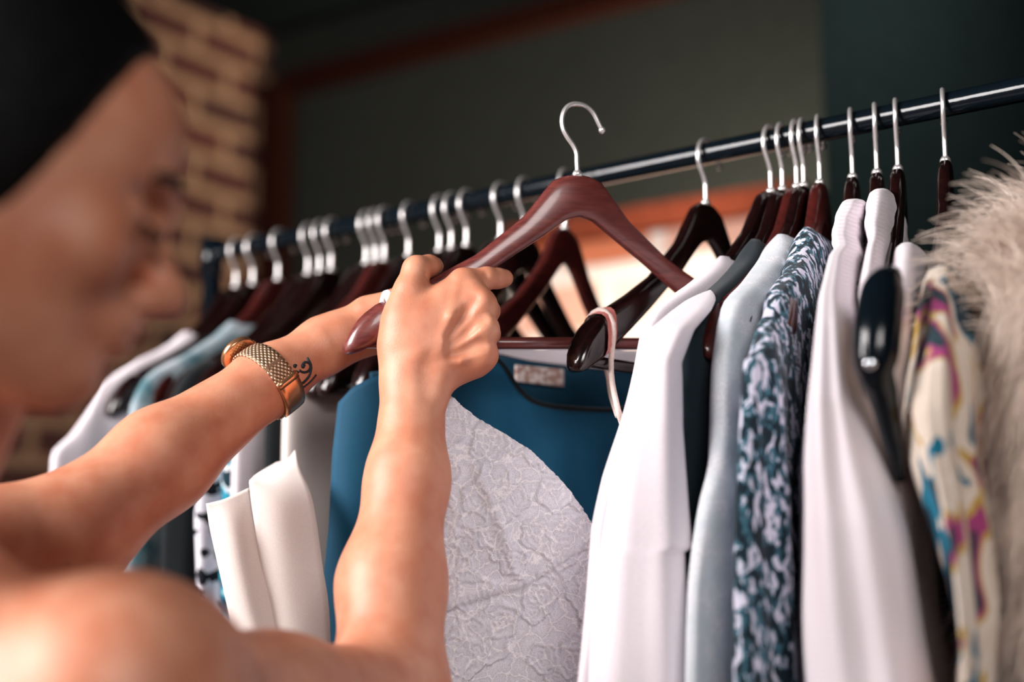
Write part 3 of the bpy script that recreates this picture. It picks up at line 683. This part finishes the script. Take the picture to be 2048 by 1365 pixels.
# --- fur coat on an off-frame hanger
fh = copy_tree(proto); 
for c in list(fh.children):
    if c.name.startswith('notch_pad'): bpy.data.objects.remove(c)
place('fur', fh, 2150, 2260, 'dark wooden hanger inside the cream fur coat at the right edge')
for o in list(bpy.data.objects):
    if o.name.startswith('notch_pad') and o.parent is not proto: bpy.data.objects.remove(o)
fc = bunch('fur_coat', [(2090, 2190, 440, 1.03), (2060, 2230, 475, 1.01), (2025, 2260, 530, .99), (2007, 2280, 600, .97), (1995, 2290, 700, .96), (1992, 2300, 800, .955), (2004, 2310, 900, .95), (2000, 2320, 1050, .95), (1988, 2330, 1200, .95), (1976, 2340, 1365, .95), (1970, 2350, 1650, .95)], 'hide',
        'long haired cream fur coat at the right end of the rail', 'fur coat', depth=.3, fold=.01, nf=4, seed=21)
def fur_on(obj, n=26000, L=.05, seed=1):
    me = obj.data; rs = np.random.RandomState(seed)
    nv = len(me.vertices); co = np.empty(nv * 3); me.vertices.foreach_get('co', co); co = co.reshape(-1, 3)
    no = np.empty(nv * 3); me.vertices.foreach_get('normal', no); no = no.reshape(-1, 3)
    wz = co[:, 2] + obj.location.z; ok = np.where(wz > 1.15)[0]
    idx = rs.choice(ok, n); K_ = 7
    p0 = co[idx] + rs.normal(0, .002, (n, 3)); nn_ = no[idx]
    ln = L * rs.uniform(.5, 1.25, n); side = rs.normal(0, .35, (n, 3)); clump = np.sin(co[idx] * 90 + 3) * .35
    top = np.clip((wz[idx] - 1.6) / .1, 0, 1); ln = ln * (1 + 1.1 * top * (rs.uniform(0, 1, n) > .85))
    pos = np.empty((n, K_, 3)); pos[:, 0] = p0; d = nn_ + side * .6 + clump
    d[:, 2] += top * .9; d[:, 0] -= top * .25
    grav = np.array([0, 0, -1.0])
    for k in range(1, K_):
        d = d / np.linalg.norm(d, axis=1)[:, None]
        pos[:, k] = pos[:, k - 1] + d * (ln / (K_ - 1))[:, None]
        d = d + grav * (.55 - .4 * top)[:, None] + rs.normal(0, .06, (n, 3))
    hc = bpy.data.hair_curves.new('fur'); hc.add_curves([K_] * n)
    hc.attributes['position'].data.foreach_set('vector', pos.reshape(-1)) if 'position' in hc.attributes else hc.points.foreach_set('position', pos.reshape(-1))
    a = hc.attributes.get('radius') or hc.attributes.new('radius', 'FLOAT', 'POINT')
    rad = np.tile(np.linspace(.00038, .00008, K_), n); a.data.foreach_set('value', rad)
    hc.materials.append(M['fur'])
    o = bpy.data.objects.new('fur', hc); COL.objects.link(o); o.parent = obj; o['kind'] = 'stuff'
    return o
fur_on(fc, 30000, .048)
def wisps():
    rs = np.random.RandomState(9); n = 420; K_ = 9; pos = np.empty((n, K_, 3))
    for i in range(n):
        px = rs.uniform(1990, 2120); py = np.interp(px, [1985, 2040, 2120], [600, 480, 430]) + rs.uniform(-5, 120); p = at(px, py, rs.uniform(.98, 1.06)) - fc.location
        d = Vector((-rs.uniform(.1, 1.0) if i % 3 else rs.uniform(-.3, .3), rs.uniform(-.3, .3), rs.uniform(.2, 1.1))).normalized(); L = rs.uniform(.035, .085)
        for k in range(K_):
            pos[i, k] = p; p = p + d * (L / (K_ - 1)); d = (d + Vector((-.03, 0, -.16))).normalized()
    hc = bpy.data.hair_curves.new('fur_wisps'); hc.add_curves([K_] * n); hc.attributes['position'].data.foreach_set('vector', pos.reshape(-1))
    a = hc.attributes.get('radius') or hc.attributes.new('radius', 'FLOAT', 'POINT'); a.data.foreach_set('value', np.tile(np.linspace(.0008, .00015, K_), n))
    hc.materials.append(M['fur']); o = bpy.data.objects.new('fur_wisps', hc); COL.objects.link(o); o.parent = fc; o['kind'] = 'stuff'
wisps()

#BODY
# ------------------------------------------------------------------ person: one implicit surface, meshed with surface nets
def axis(segs):
    out = [segs[0][0]]
    for a, b, h in segs:
        n = max(1, int(round((b - a) / h))); out += list(np.linspace(a, b, n + 1)[1:])
    return np.array(out)
class Field:
    def __init__(s, ax, ay, az):
        s.ax, s.ay, s.az = ax, ay, az; s.f = np.full((len(ax), len(ay), len(az)), .5, np.float32)
    def box(s, lo, hi):
        sl = []
        for A, l, h in zip((s.ax, s.ay, s.az), lo, hi):
            i = max(0, np.searchsorted(A, l) - 1); j = min(len(A), np.searchsorted(A, h) + 2); sl.append(slice(i, j))
        if any(q.start >= q.stop for q in sl): return None
        return tuple(sl)
    def pts(s, sl):
        return np.meshgrid(s.ax[sl[0]], s.ay[sl[1]], s.az[sl[2]], indexing='ij', sparse=True)
    def blend(s, sl, d, k, sub=False):
        g = s.f[sl]
        if sub:
            h = np.clip(k - np.abs(g + d), 0, None) / k; s.f[sl] = np.maximum(g, -d) + h * h * k * .25
        else:
            h = np.clip(k - np.abs(g - d), 0, None) / k; s.f[sl] = np.minimum(g, d) - h * h * k * .25
    def cone(s, a, b, ra, rb, k=.008, sub=False, flat=None):
        a = np.array(a, float); b = np.array(b, float); m = max(ra, rb) + k + .012
        sl = s.box(np.minimum(a, b) - m, np.maximum(a, b) + m)
        if sl is None: return
        X, Y, Z = s.pts(sl); ab = b - a; L2 = max(1e-9, ab @ ab)
        t = np.clip(((X - a[0]) * ab[0] + (Y - a[1]) * ab[1] + (Z - a[2]) * ab[2]) / L2, 0, 1)
        dx, dy, dz = X - a[0] - t * ab[0], Y - a[1] - t * ab[1], Z - a[2] - t * ab[2]
        if flat is not None:                       # squash along a direction: (unit vector, factor>1)
            v, q = np.array(flat[0], float), flat[1]; v /= np.linalg.norm(v); c = (dx * v[0] + dy * v[1] + dz * v[2]) * (q - 1)
            dx, dy, dz = dx + c * v[0], dy + c * v[1], dz + c * v[2]
        d = np.sqrt(dx * dx + dy * dy + dz * dz) - (ra + (rb - ra) * t)
        if flat is not None: d = d / (1 + (flat[1] - 1) * .5)
        s.blend(sl, d.astype(np.float32), k, sub)
    def ell(s, c, r, R=None, k=.02, sub=False):
        c = np.array(c, float); r = np.array(r, float); m = max(r) + k + .01; sl = s.box(c - m, c + m)
        if sl is None: return
        X, Y, Z = s.pts(sl); P_ = np.stack(np.broadcast_arrays(X - c[0], Y - c[1], Z - c[2]), -1)
        if R is not None: P_ = P_ @ np.array(R)           # columns of R are local axes
        k0 = np.sqrt(((P_ / r) ** 2).sum(-1)); k1 = np.sqrt(((P_ / (r * r)) ** 2).sum(-1)) + 1e-9
        s.blend(sl, (k0 * (k0 - 1) / k1).astype(np.float32), k, sub)
def surface_nets(ax, ay, az, f, smooth=1):
    ins = f < 0
    nx, ny, nz = f.shape; cs = np.zeros((nx - 1, ny - 1, nz - 1), np.int8)
    for i in (0, 1):
        for j in (0, 1):
            for k in (0, 1): cs += ins[i:nx - 1 + i, j:ny - 1 + j, k:nz - 1 + k]
    act = np.argwhere((cs > 0) & (cs < 8)); idx = np.full(cs.shape, -1, np.int32); idx[tuple(act.T)] = np.arange(len(act))
    acc = np.zeros((len(act), 3)); cnt = np.zeros(len(act)); G = (ax, ay, az)
    cor = [(i, j, k) for i in (0, 1) for j in (0, 1) for k in (0, 1)]
    for a in cor:
        for b in cor:
            if sum(abs(p - q) for p, q in zip(a, b)) == 1 and a < b:
                fa = f[act[:, 0] + a[0], act[:, 1] + a[1], act[:, 2] + a[2]]; fb = f[act[:, 0] + b[0], act[:, 1] + b[1], act[:, 2] + b[2]]
                m = (fa < 0) != (fb < 0); t = fa[m] / (fa[m] - fb[m])
                for q in range(3):
                    pa = G[q][act[m, q] + a[q]]; pb = G[q][act[m, q] + b[q]]; acc[m, q] += pa + (pb - pa) * t
                cnt[m] += 1
    V = acc / cnt[:, None]; quads = []
    for q in range(3):
        o = [0, 0, 0]; o[q] = 1
        A = ins[:nx - o[0], :ny - o[1], :nz - o[2]]; B = ins[o[0]:, o[1]:, o[2]:]
        e = np.argwhere(A != B); u, v = [(1, 2), (2, 0), (0, 1)][q]
        e = e[(e[:, u] > 0) & (e[:, v] > 0) & (e[:, u] < f.shape[u] - 1) & (e[:, v] < f.shape[v] - 1)]
        c = []
        for du, dv in ((-1, -1), (0, -1), (0, 0), (-1, 0)):
            w = e.copy(); w[:, u] += du; w[:, v] += dv; c.append(idx[tuple(w.T)])
        c = np.stack(c, 1); fl = ~A[tuple(e.T)]; c[fl] = c[fl][:, ::-1]; quads.append(c)
    Q = np.concatenate(quads); Q = Q[(Q >= 0).all(1)]
    for _ in range(smooth):
        s_ = np.zeros_like(V); n_ = np.zeros(len(V))
        for k in range(4):
            a, b = Q[:, k], Q[:, (k + 1) % 4]; 
            for p, r in ((a, b), (b, a)):
                for c in range(3): s_[:, c] += np.bincount(p, V[r, c], len(V))
                n_ += np.bincount(p, minlength=len(V))
        V = V * .5 + .5 * s_ / np.maximum(n_, 1)[:, None]
    return V, Q
def npmesh(name, V, Q, mat, parent=None):
    me = bpy.data.meshes.new(name); me.vertices.add(len(V)); me.vertices.foreach_set('co', V.astype(np.float32).ravel())
    me.loops.add(len(Q) * 4); me.loops.foreach_set('vertex_index', Q.astype(np.int32).ravel())
    me.polygons.add(len(Q)); me.polygons.foreach_set('loop_start', np.arange(0, len(Q) * 4, 4, dtype=np.int32)); 
    me.update(calc_edges=True); me.validate(); me.polygons.foreach_set('use_smooth', [True] * len(me.polygons)); me.materials.append(mat)
    o = bpy.data.objects.new(name, me); COL.objects.link(o)
    if parent: o.parent = parent
    return o

# landmarks (right arm, left arm, head, torso)
rW = at(829, 752, 1.205); rE = at(778, 1405, 1.115); rS = at(235, 1402, .83)
lW = at(535, 762, 1.235); lW2 = at(650, 690, 1.262); lE = at(150, 1062, 1.13); lS = Vector((-.60, .93, CZ - .05))
neck = Vector((-.405, .86, CZ + .0)); chest = Vector((-.40, .86, CZ - .16)); pelvis = Vector((-.40, .80, .92))
FB = Field(axis([(-.82, -.17, .0045), (-.17, .03, .0014), (.03, .1, .005)]),
           axis([(.5, 1.12, .0055), (1.12, 1.31, .0016), (1.31, 1.37, .004)]),
           axis([(-.005, 1.15, .014), (1.15, 1.42, .005), (1.42, 1.50, .003), (1.50, 1.66, .0014), (1.66, 1.80, .005)]))
B_ = FB
def build_torso(B_, g=0.0):
    rt = Vector((.97, -.22, 0)).normalized(); fw = Vector((.22, .97, 0)); Rm = np.array([list(rt), list(fw), [0, 0, 1]]).T
    B_.ell(chest + Vector((0, .01, .0)), (.155 + g, .095 + g, .16 + g), Rm, .04)
    B_.ell(pelvis * .5 + chest * .5 - Vector((0, 0, .03)), (.125 + g, .085 + g, .18 + g), Rm, .05)
    B_.ell(pelvis, (.165 + g, .11 + g, .14 + g), Rm, .05)
    return rt, fw
rt, fw = build_torso(B_)
for s_ in (1, -1):
    hp = pelvis + rt * (.085 * s_) - Vector((0, 0, .05)); kn = Vector((hp.x, hp.y + .02, .5)); an = Vector((hp.x + .01 * s_, hp.y - .02, .09))
    B_.cone(hp, kn, .085, .055, .05); B_.cone(kn, kn - Vector((0, .0, .14)), .055, .056, .03); B_.cone(kn - Vector((0, 0, .14)), an, .056, .036, .03)
    B_.cone(an - Vector((0, .03, .05)), an + fw * .15 - Vector((0, 0, .06)), .036, .027, .03)
B_.cone(neck - Vector((0, 0, .03)), neck + Vector((.075, -.055, .085)), .056, .052, .05)
# shoulders and upper arms
B_.cone(neck - Vector((0, 0, .065)), rS, .052, .054, .06); B_.cone(neck - Vector((0, 0, .055)), lS, .055, .052, .06)
B_.ell(rS + Vector((.004, 0, -.005)), (.062, .062, .060), None, .04)
um = rS.lerp(rE, .5) + Vector((0, 0, -.006))
B_.cone(rS, um, .056, .046, .03); B_.cone(um, rE, .046, .041, .03)
B_.cone(chest + rt * .11, rS, .07, .055, .05); B_.cone(chest - rt * .11, lS, .07, .055, .05)
B_.cone(lS, lE, .054, .044, .04)
# forearms
rm = at(783, 1170, 1.155)
B_.cone(rE, rm, .043, .0415, .03); B_.cone(rm, at(815, 960, 1.182), .0405, .0315, .02, flat=((0, 1, .2), 1.08)); B_.cone(at(815, 960, 1.182), rW, .0315, .0262, .02, flat=((0, 1, .2), 1.15))
B_.cone(rW, at(822, 690, 1.207), .0262, .026, .015, flat=((0, 1, .1), 1.25))
lm = lE.lerp(lW, .42) + Vector((0, 0, .003))
B_.cone(lE, lm, .044, .0405, .02); B_.cone(lm, lW, .0405, .0272, .02); B_.cone(lW, lW2, .0272, .0236, .02, flat=((0, 1, 0), 1.15))
# ---- right hand (back of hand towards the viewer)
w1 = at(800, 700, 1.203); 
kn = {'i': at(926, 568, 1.210), 'm': at(961, 611, 1.197), 'r': at(967, 660, 1.193), 'p': at(966, 710, 1.198)}
rk = {'i': .0125, 'm': .0118, 'r': .0112, 'p': .0105}
cb = {'i': at(822, 668, 1.204), 'm': at(842, 690, 1.200), 'r': at(852, 710, 1.200), 'p': at(862, 735, 1.204)}
for q in 'imrp': B_.cone(cb[q], kn[q], .0165 if q != 'p' else .014, rk[q] + .001, .012)
B_.cone(cb['i'], kn['i'].lerp(kn['m'], .5), .0175, .0125, .012)
B_.cone(at(850, 640, 1.206), at(900, 640, 1.206), .019, .015, .014)
B_.cone(at(880, 752, 1.206), at(950, 730, 1.206), .0125, .011, .014)           # little-finger edge of the palm
B_.cone(at(800, 690, 1.205), at(812, 610, 1.205), .0155, .0145, .014)          # thumb base
B_.cone(at(812, 640, 1.205), at(880, 610, 1.207), .014, .013, .014)            # web
# knuckle bumps
for q, p in kn.items():
    B_.cone(p + Vector((.0012, -.003, 0)), p + Vector((.0022, -.001, 0)), rk[q] * .9, rk[q] * .9, .004)
# extensor tendons
for q, (mx, my, md) in {'i': (902, 634, 1.1852), 'm': (916, 660, 1.1842), 'r': (918, 688, 1.1845), 'p': (922, 720, 1.188)}.items():
    e = kn[q] + Vector((-.003, -rk[q] + .0015, .001)); m_ = at(mx, my, md); b0 = at(868, 712, 1.1862)
    B_.cone(e, m_, .0033, .0027, .005); B_.cone(m_, b0, .0027, .0016, .006)
for a, b_ in ((at(950, 598, 1.183), at(900, 674, 1.1815)), (at(964, 640, 1.1815), at(900, 694, 1.1815)), (at(964, 688, 1.1815), at(900, 712, 1.182))):
    B_.cone(a, b_, .0058, .0034, .005, sub=True)
def finger(pts, rs, k=.0035, k0=.008, B_=B_):
    for i in range(len(pts) - 1): B_.cone(pts[i], pts[i + 1], rs[i], rs[i + 1], k0 if i == 0 else k)
# index runs on along the hanger, the rest fold over it and curl back behind
finger([kn['i'], at(974, 557, 1.218), at(994, 557, 1.226), at(1008, 557, 1.232)], [.0120, .0098, .0090, .0082], .003, .005)
tips = {}
for q, (x1, y1, x2, y2, x3, y3) in {'m': (976, 622, 940, 640, 912, 640), 'r': (978, 668, 942, 678, 914, 672), 'p': (972, 714, 945, 712, 922, 702)}.items():
    finger([kn[q], at(x1, y1, 1.232 if q != 'p' else 1.226), at(x2, y2, 1.258 if q != 'p' else 1.247), at(x3, y3, 1.258 if q != 'p' else 1.250)], [rk[q] - .0005, rk[q] - .0015, rk[q] - .0025, rk[q] - .0035])
# thumb: rises from the side of the palm, bends over the top of the wood
finger([at(806, 640, 1.203), at(822, 580, 1.204), at(833, 540, 1.208), at(858, 533, 1.219), at(871, 532, 1.226)], [.0155, .0140, .0118, .0095, .0074], .005)
B_.cone(at(850, 549, 1.199), at(862, 562, 1.203), .0014, .0014, .0022, sub=True)   # crease of the thumb joint
B_.cone(at(972, 540, 1.206), at(977, 575, 1.206), .0012, .0012, .003, sub=True)    # crease of the index joint
# ulna groove and head at the wrist
B_.cone(at(862, 735, 1.172), at(852, 860, 1.150), .0065, .005, .014, sub=True)
B_.cone(at(880, 745, 1.196), at(876, 790, 1.192), .0105, .008, .012)
# ---- left hand, reaching behind the held hanger
lp = at(735, 650, 1.272); 
for dz, kk in ((.022, 0), (.008, 1), (-.007, 2), (-.021, 3)):
    k_ = at(812, 622, 1.288) + Vector((0, 0, dz * .9 - .006)); B_.cone(lW2.lerp(lp, .4) + Vector((0, 0, dz * .3)), k_, .014, .0112, .010)
    finger([k_, k_ + Vector((.030, -.006, -.004)), k_ + Vector((.040, -.024, -.008)), k_ + Vector((.026, -.034, -.010))], [.0108, .0095, .0085, .0075])
B_.cone(lW2, lp, .0236, .018, .014, flat=((0, 1, 0), 1.3))
finger([lp + Vector((.0, -.006, .012)), at(790, 604, 1.262), at(830, 585, 1.256)], [.013, .0115, .0085])
# ---- head: local axes n (face forward), l (her left), u (up), tilted down
HC = at(-20, 262, .745); HS = .99
n_ = Vector((.93, .37, 0)).normalized(); tilt = math.radians(-16)
l_ = Vector((0, 0, 1)).cross(n_).normalized(); 
Rt = Matrix.Rotation(-tilt, 3, l_); n_ = Rt @ n_; u_ = Rt @ Vector((0, 0, 1))
RH = np.array([list(n_), list(l_), list(u_)]).T
def H(a, b, c): return HC + (n_ * a + l_ * b + u_ * c) * HS
def hs(*r): return tuple(x * HS for x in r)
B_.ell(H(-.005, 0, .0), hs(.099, .076, .092), RH, .02)
B_.ell(H(.035, 0, -.045), hs(.060, .062, .085), RH, .025)
B_.ell(H(.052, 0, .018), hs(.048, .058, .050), RH, .02)            # forehead
B_.cone(H(-.01, -.052, -.075), H(.068, -.012, -.115), .020 * HS, .017 * HS, .03); B_.cone(H(-.01, .052, -.075), H(.068, .012, -.115), .020 * HS, .017 * HS, .03)
B_.ell(H(.078, 0, -.113), hs(.020, .020, .016), RH, .015)           # chin
B_.cone(H(.092, -.030, -.006), H(.098, 0, -.008), .008, .009, .012); B_.cone(H(.092, .030, -.006), H(.098, 0, -.008), .008, .009, .012)
for sg in (-1, 1):
    B_.ell(H(.094, .033 * sg, -.024), hs(.018, .019, .014), RH, .012, sub=True)
    B_.ell(H(.078, .031 * sg, -.025), hs(.0135, .0135, .0125), RH, .004)
    B_.ell(H(.066, .045 * sg, -.052), hs(.022, .018, .018), RH, .02)
    B_.cone(H(-.012, .074 * sg, -.018), H(-.016, .080 * sg, -.040), .010, .007, .006); B_.cone(H(-.016, .082 * sg, -.008), H(-.020, .084 * sg, -.028), .011, .009, .006)
B_.cone(H(.093, 0, -.018), H(.118, 0, -.056), .0075 * HS, .0115 * HS, .012)      # nose bridge to tip
for sg in (-1, 1): B_.ell(H(.108, .011 * sg, -.062), hs(.011, .008, .008), RH, .006)
B_.ell(H(.088, 0, -.080), hs(.018, .026, .020), RH, .012)
B_.cone(H(.099, -.018, -.081), H(.106, 0, -.0785), .0035, .0052, .005); B_.cone(H(.099, .018, -.081), H(.106, 0, -.0785), .0035, .0052, .005)
B_.cone(H(.097, -.015, -.089), H(.102, 0, -.0905), .004, .0058, .005); B_.cone(H(.097, .015, -.089), H(.102, 0, -.0905), .004, .0058, .005)
B_.cone(H(.110, -.02, -.0848), H(.110, .02, -.0848), .0014, .0014, .003, sub=True)
B_.cone(H(-.03, 0, -.07), neck, .050, .054, .04)
Vb, Qb = surface_nets(FB.ax, FB.ay, FB.az, FB.f, 1)
print('body verts', len(Vb))
person = npmesh('person', Vb, Qb, M['skin'])
tag(person, 'dark haired woman with bare shoulders, both hands raised to a brown wooden hanger', 'person')

# hair: skull cap cut along the hairline, with a small knot behind
hx = axis([(-.62, .02, .006)]); hy = axis([(.6, 1.05, .006)]); hz = axis([(1.42, 1.9, .006)])
FHr = Field(hx, hy, hz)
FHr.ell(H(-.010, 0, .006), hs(.109, .088, .103), RH, .02); FHr.ell(H(-.045, 0, -.04), hs(.075, .075, .075), RH, .03)
FHr.ell(H(-.118, 0, -.01), hs(.042, .045, .042), RH, .01)
X, Y, Z = FHr.pts((slice(None),) * 3); P_ = np.stack(np.broadcast_arrays(X - HC.x, Y - HC.y, Z - HC.z), -1) @ RH / HS
a_, b2, c_ = P_[..., 0], P_[..., 1], P_[..., 2]
cut = np.maximum((a_ - (.028 + .34 * (c_ + .048))) * .94, -(c_ + .085 - .3 * np.maximum(0, -a_ - .05)))
ear = .03 - np.hypot(a_ + .012, c_ + .028)
FHr.f = np.maximum(FHr.f, (cut * .8).astype(np.float32) * HS)
bd = 0
Vh, Qh = surface_nets(hx, hy, hz, FHr.f, 2)
npmesh('hair', Vh, Qh, M['hair'], person)
# eyebrows and lashes, lips
def strand(name, pts, r, mat): 
    v, f = tube(spline(pts, 16), r, 8); return mesh(name, v, f, mat, person)
for sg in (-1, 1):
    strand('eyebrow', [H(.103, .014 * sg, -.004), H(.1005, .030 * sg, .001), H(.088, .047 * sg, -.004)], [.0022 + .0012 * math.sin(i / 15 * math.pi) for i in range(16)], M['hair'])
    strand('eyelashes', [H(.096, .019 * sg, -.030), H(.101, .031 * sg, -.0325), H(.090, .044 * sg, -.030)], [.0012 + .002 * math.sin(i / 15 * math.pi) for i in range(16)], M['hair'])
# clothing: sleeveless top and trousers, outside the frame
FT = Field(axis([(-.68, -.15, .008)]), axis([(.62, 1.08, .008)]), axis([(.0, 1.36, .01)])); build_torso(FT, .02); FT.cone(chest + Vector((.12, -.03, .0)), chest - Vector((.12, -.03, 0)), .085, .085, .04)
for s_ in (1, -1):
    hp = pelvis + rt * (.085 * s_) - Vector((0, 0, .05)); kk = Vector((hp.x, hp.y + .02, .5)); an = Vector((hp.x + .01 * s_, hp.y - .02, .09))
    FT.cone(hp, kk, .096, .068, .05); FT.cone(kk, an, .068, .052, .03)
X, Y, Z = FT.pts((slice(None),) * 3)
ft = FT.f.copy()
FT.f = np.maximum(ft, (.90 - Z).astype(np.float32) + 0 * ft); Vt, Qt = surface_nets(FT.ax, FT.ay, FT.az, np.maximum(FT.f, (Z - 1.30).astype(np.float32)), 1); npmesh('tank_top', Vt, Qt, M['tank'], person)
FT.f = np.maximum(ft, np.maximum(Z - .93, .07 - Z).astype(np.float32)); Vt, Qt = surface_nets(FT.ax, FT.ay, FT.az, FT.f, 1); npmesh('trousers', Vt, Qt, M['denim'], person)

# raycast helper on the person
from mathutils.bvhtree import BVHTree
bvh = BVHTree.FromPolygons([tuple(v) for v in Vb], [tuple(int(i) for i in q) for q in Qb])
def hit(px, py):
    r = ray(px, py).normalized(); h = bvh.ray_cast(Vector((0, 0, CZ)), r); return h[0], h[1]
# tattoo: curls on the inside of the left wrist
def ink(pts, r=.0006):
    out = []
    for x, y in pts:
        h, n = hit(x, y)
        if h is not None and h.y > 1.15: out.append(h + n * .0001)
    if len(out) > 3:
        v, f = tube(spline(out, len(out) * 2), r, 6); TAT.append((v, f))
TAT = []
def arcp(cx, cy, r0, r1, a0, a1, n=14): return [(cx + (r0 + (r1 - r0) * i / n) * math.cos(math.radians(a0 + (a1 - a0) * i / n)), cy + (r0 + (r1 - r0) * i / n) * math.sin(math.radians(a0 + (a1 - a0) * i / n))) for i in range(n + 1)]
ink(arcp(610, 732, 3, 15, 160, 500), .0012); ink([(614, 716), (622, 732), (619, 750), (608, 764), (594, 772)], .0013); ink(arcp(606, 733, 1, 3, 0, 360, 6), .0014)
ink(arcp(590, 750, 2, 8, 0, 330), .001); ink([(590, 778), (604, 776), (620, 764), (632, 750)], .001); ink(arcp(590, 733, .5, 2.4, 0, 360, 6), .0013); ink([(582, 760), (592, 768), (604, 770)], .001); ink([(626, 738), (634, 732), (640, 736)], .0009)
if TAT:
    tt = mesh('tattoo', *merge(*TAT), M['ink'], person); tt['label'] = 'dark curled tattoo on the left wrist'
# ---- wristwatch on the left wrist
wd = (lW2 - lE).normalized(); wc = lE.lerp(lW2, .0) + wd * ((lW - lE).dot(wd)); wc = lW.copy()
def ring_pts(off, n=72, grow=.0012):
    c = wc + wd * off; a = Vector((0, -1, 0)); a = (a - wd * a.dot(wd)).normalized(); b = wd.cross(a); out = []
    for k in range(n):
        t = 2 * math.pi * k / n; d = a * math.cos(t) + b * math.sin(t); h = bvh.ray_cast(c, d, .06)
        out.append((h[0] if h[0] is not None else c + d * .028) + d * grow)
    # smooth the loop
    for _ in range(4): out = [(out[k - 1] + out[k] * 2 + out[(k + 1) % n]) / 4 for k in range(n)]
    return out, c, a, b
watch = empty('wristwatch', wc); tag(watch, 'rose gold wristwatch with woven mesh band on the woman\'s left wrist', 'watch')
def band(name, o0, o1, thick, mat, k0=0, k1=72, rows=7, lift=0.0):
    V = []; Fc = []; n = 72; cnt_ = (k1 - k0) if k1 - k0 < n else n; closed = cnt_ == n
    ring = []
    for i in range(rows):
        off = o0 + (o1 - o0) * i / (rows - 1); pts, c, a, b = ring_pts(off, grow=.0008 + lift)
        ring.append((pts, c))
    uv = []
    for layer in (0, 1):
        for i in range(rows):
            pts, c = ring[i]
            for k in range(cnt_ + (0 if closed else 1)):
                p = pts[(k0 + k) % n]; V.append(p + (p - c).normalized() * thick * layer - watch.location); uv.append((k / n, i / (rows - 1)))
    m = cnt_ + (0 if closed else 1); I = lambda l, i, k: l * rows * m + i * m + (k % m if closed else k)
    for i in range(rows - 1):
        for k in range(cnt_):
            Fc.append((I(0, i, k), I(0, i + 1, k), I(0, i + 1, k + 1), I(0, i, k + 1))); Fc.append((I(1, i, k), I(1, i, k + 1), I(1, i + 1, k + 1), I(1, i + 1, k)))
    for k in range(cnt_):
        for i in (0, rows - 1): Fc.append((I(0, i, k), I(1, i, k), I(1, i, k + 1), I(0, i, k + 1)))
    if not closed:
        for i in range(rows - 1):
            for k in (0, cnt_): Fc.append((I(0, i, k), I(1, i, k), I(1, i + 1, k), I(0, i + 1, k)))
    o = mesh(name, V, Fc, M[mat], watch); ul = o.data.uv_layers.new(name='UVMap')
    for lp_ in o.data.loops: ul.data[lp_.index].uv = uv[lp_.vertex_index]
    return o
band('mesh_band', -.0105, .0105, .0014, 'mesh_band')
k_front = min(range(72), key=lambda k: (ring_pts(0)[0][k] - at(588, 800, 1.2)).length)
def arcband(name, px, py, half, w, th, mat, lift): 
    rp = ring_pts(0)[0]; k = min(range(72), key=lambda q: (Vector(pr(rp[q])) - Vector((px, py))).length if rp[q].y < wc.y + .012 else 1e9)
    return band(name, -w, w, th, mat, (k - half) % 72, (k - half) % 72 + 2 * half, 5, lift), k
clasp, kc = arcband('clasp', 566, 797, 6, .0112, .0022, 'gold', .0010)
hinge, _ = arcband('hinge', 553, 775, 1, .0116, .0030, 'gold', .0008)
# dial case on the far upper side of the wrist
rp, c0_, _, _ = ring_pts(0); kq = (kc + 36) % 72
# case sits where the band meets the top edge seen from the front
kt = min(range(72), key=lambda q: (Vector(pr(rp[q])) - Vector((482, 712))).length)
cn = (rp[kt] - c0_).normalized(); cn = (cn + Vector((0, .35, .0))).normalized(); cc_ = rp[kt] + cn * .001
v, f = tube([cc_, cc_ + cn * .001, cc_ + cn * .0055, cc_ + cn * .0068], [.0155, .0168, .0168, .0155], 40); cs_ = mesh('case', local(v, watch), f, M['gold'], watch)
v, f = tube([cc_ + cn * .0068, cc_ + cn * .0072], [.0145, .0140], 40); mesh('dial', local(v, watch), f, M['cream'], cs_)
sdv = wd.cross(cn).normalized(); v, f = tube([cc_ + cn * .0035 + wd * .0165, cc_ + cn * .0035 + wd * .0195], .0022, 12); mesh('crown', local(v, watch), f, M['gold'], cs_)
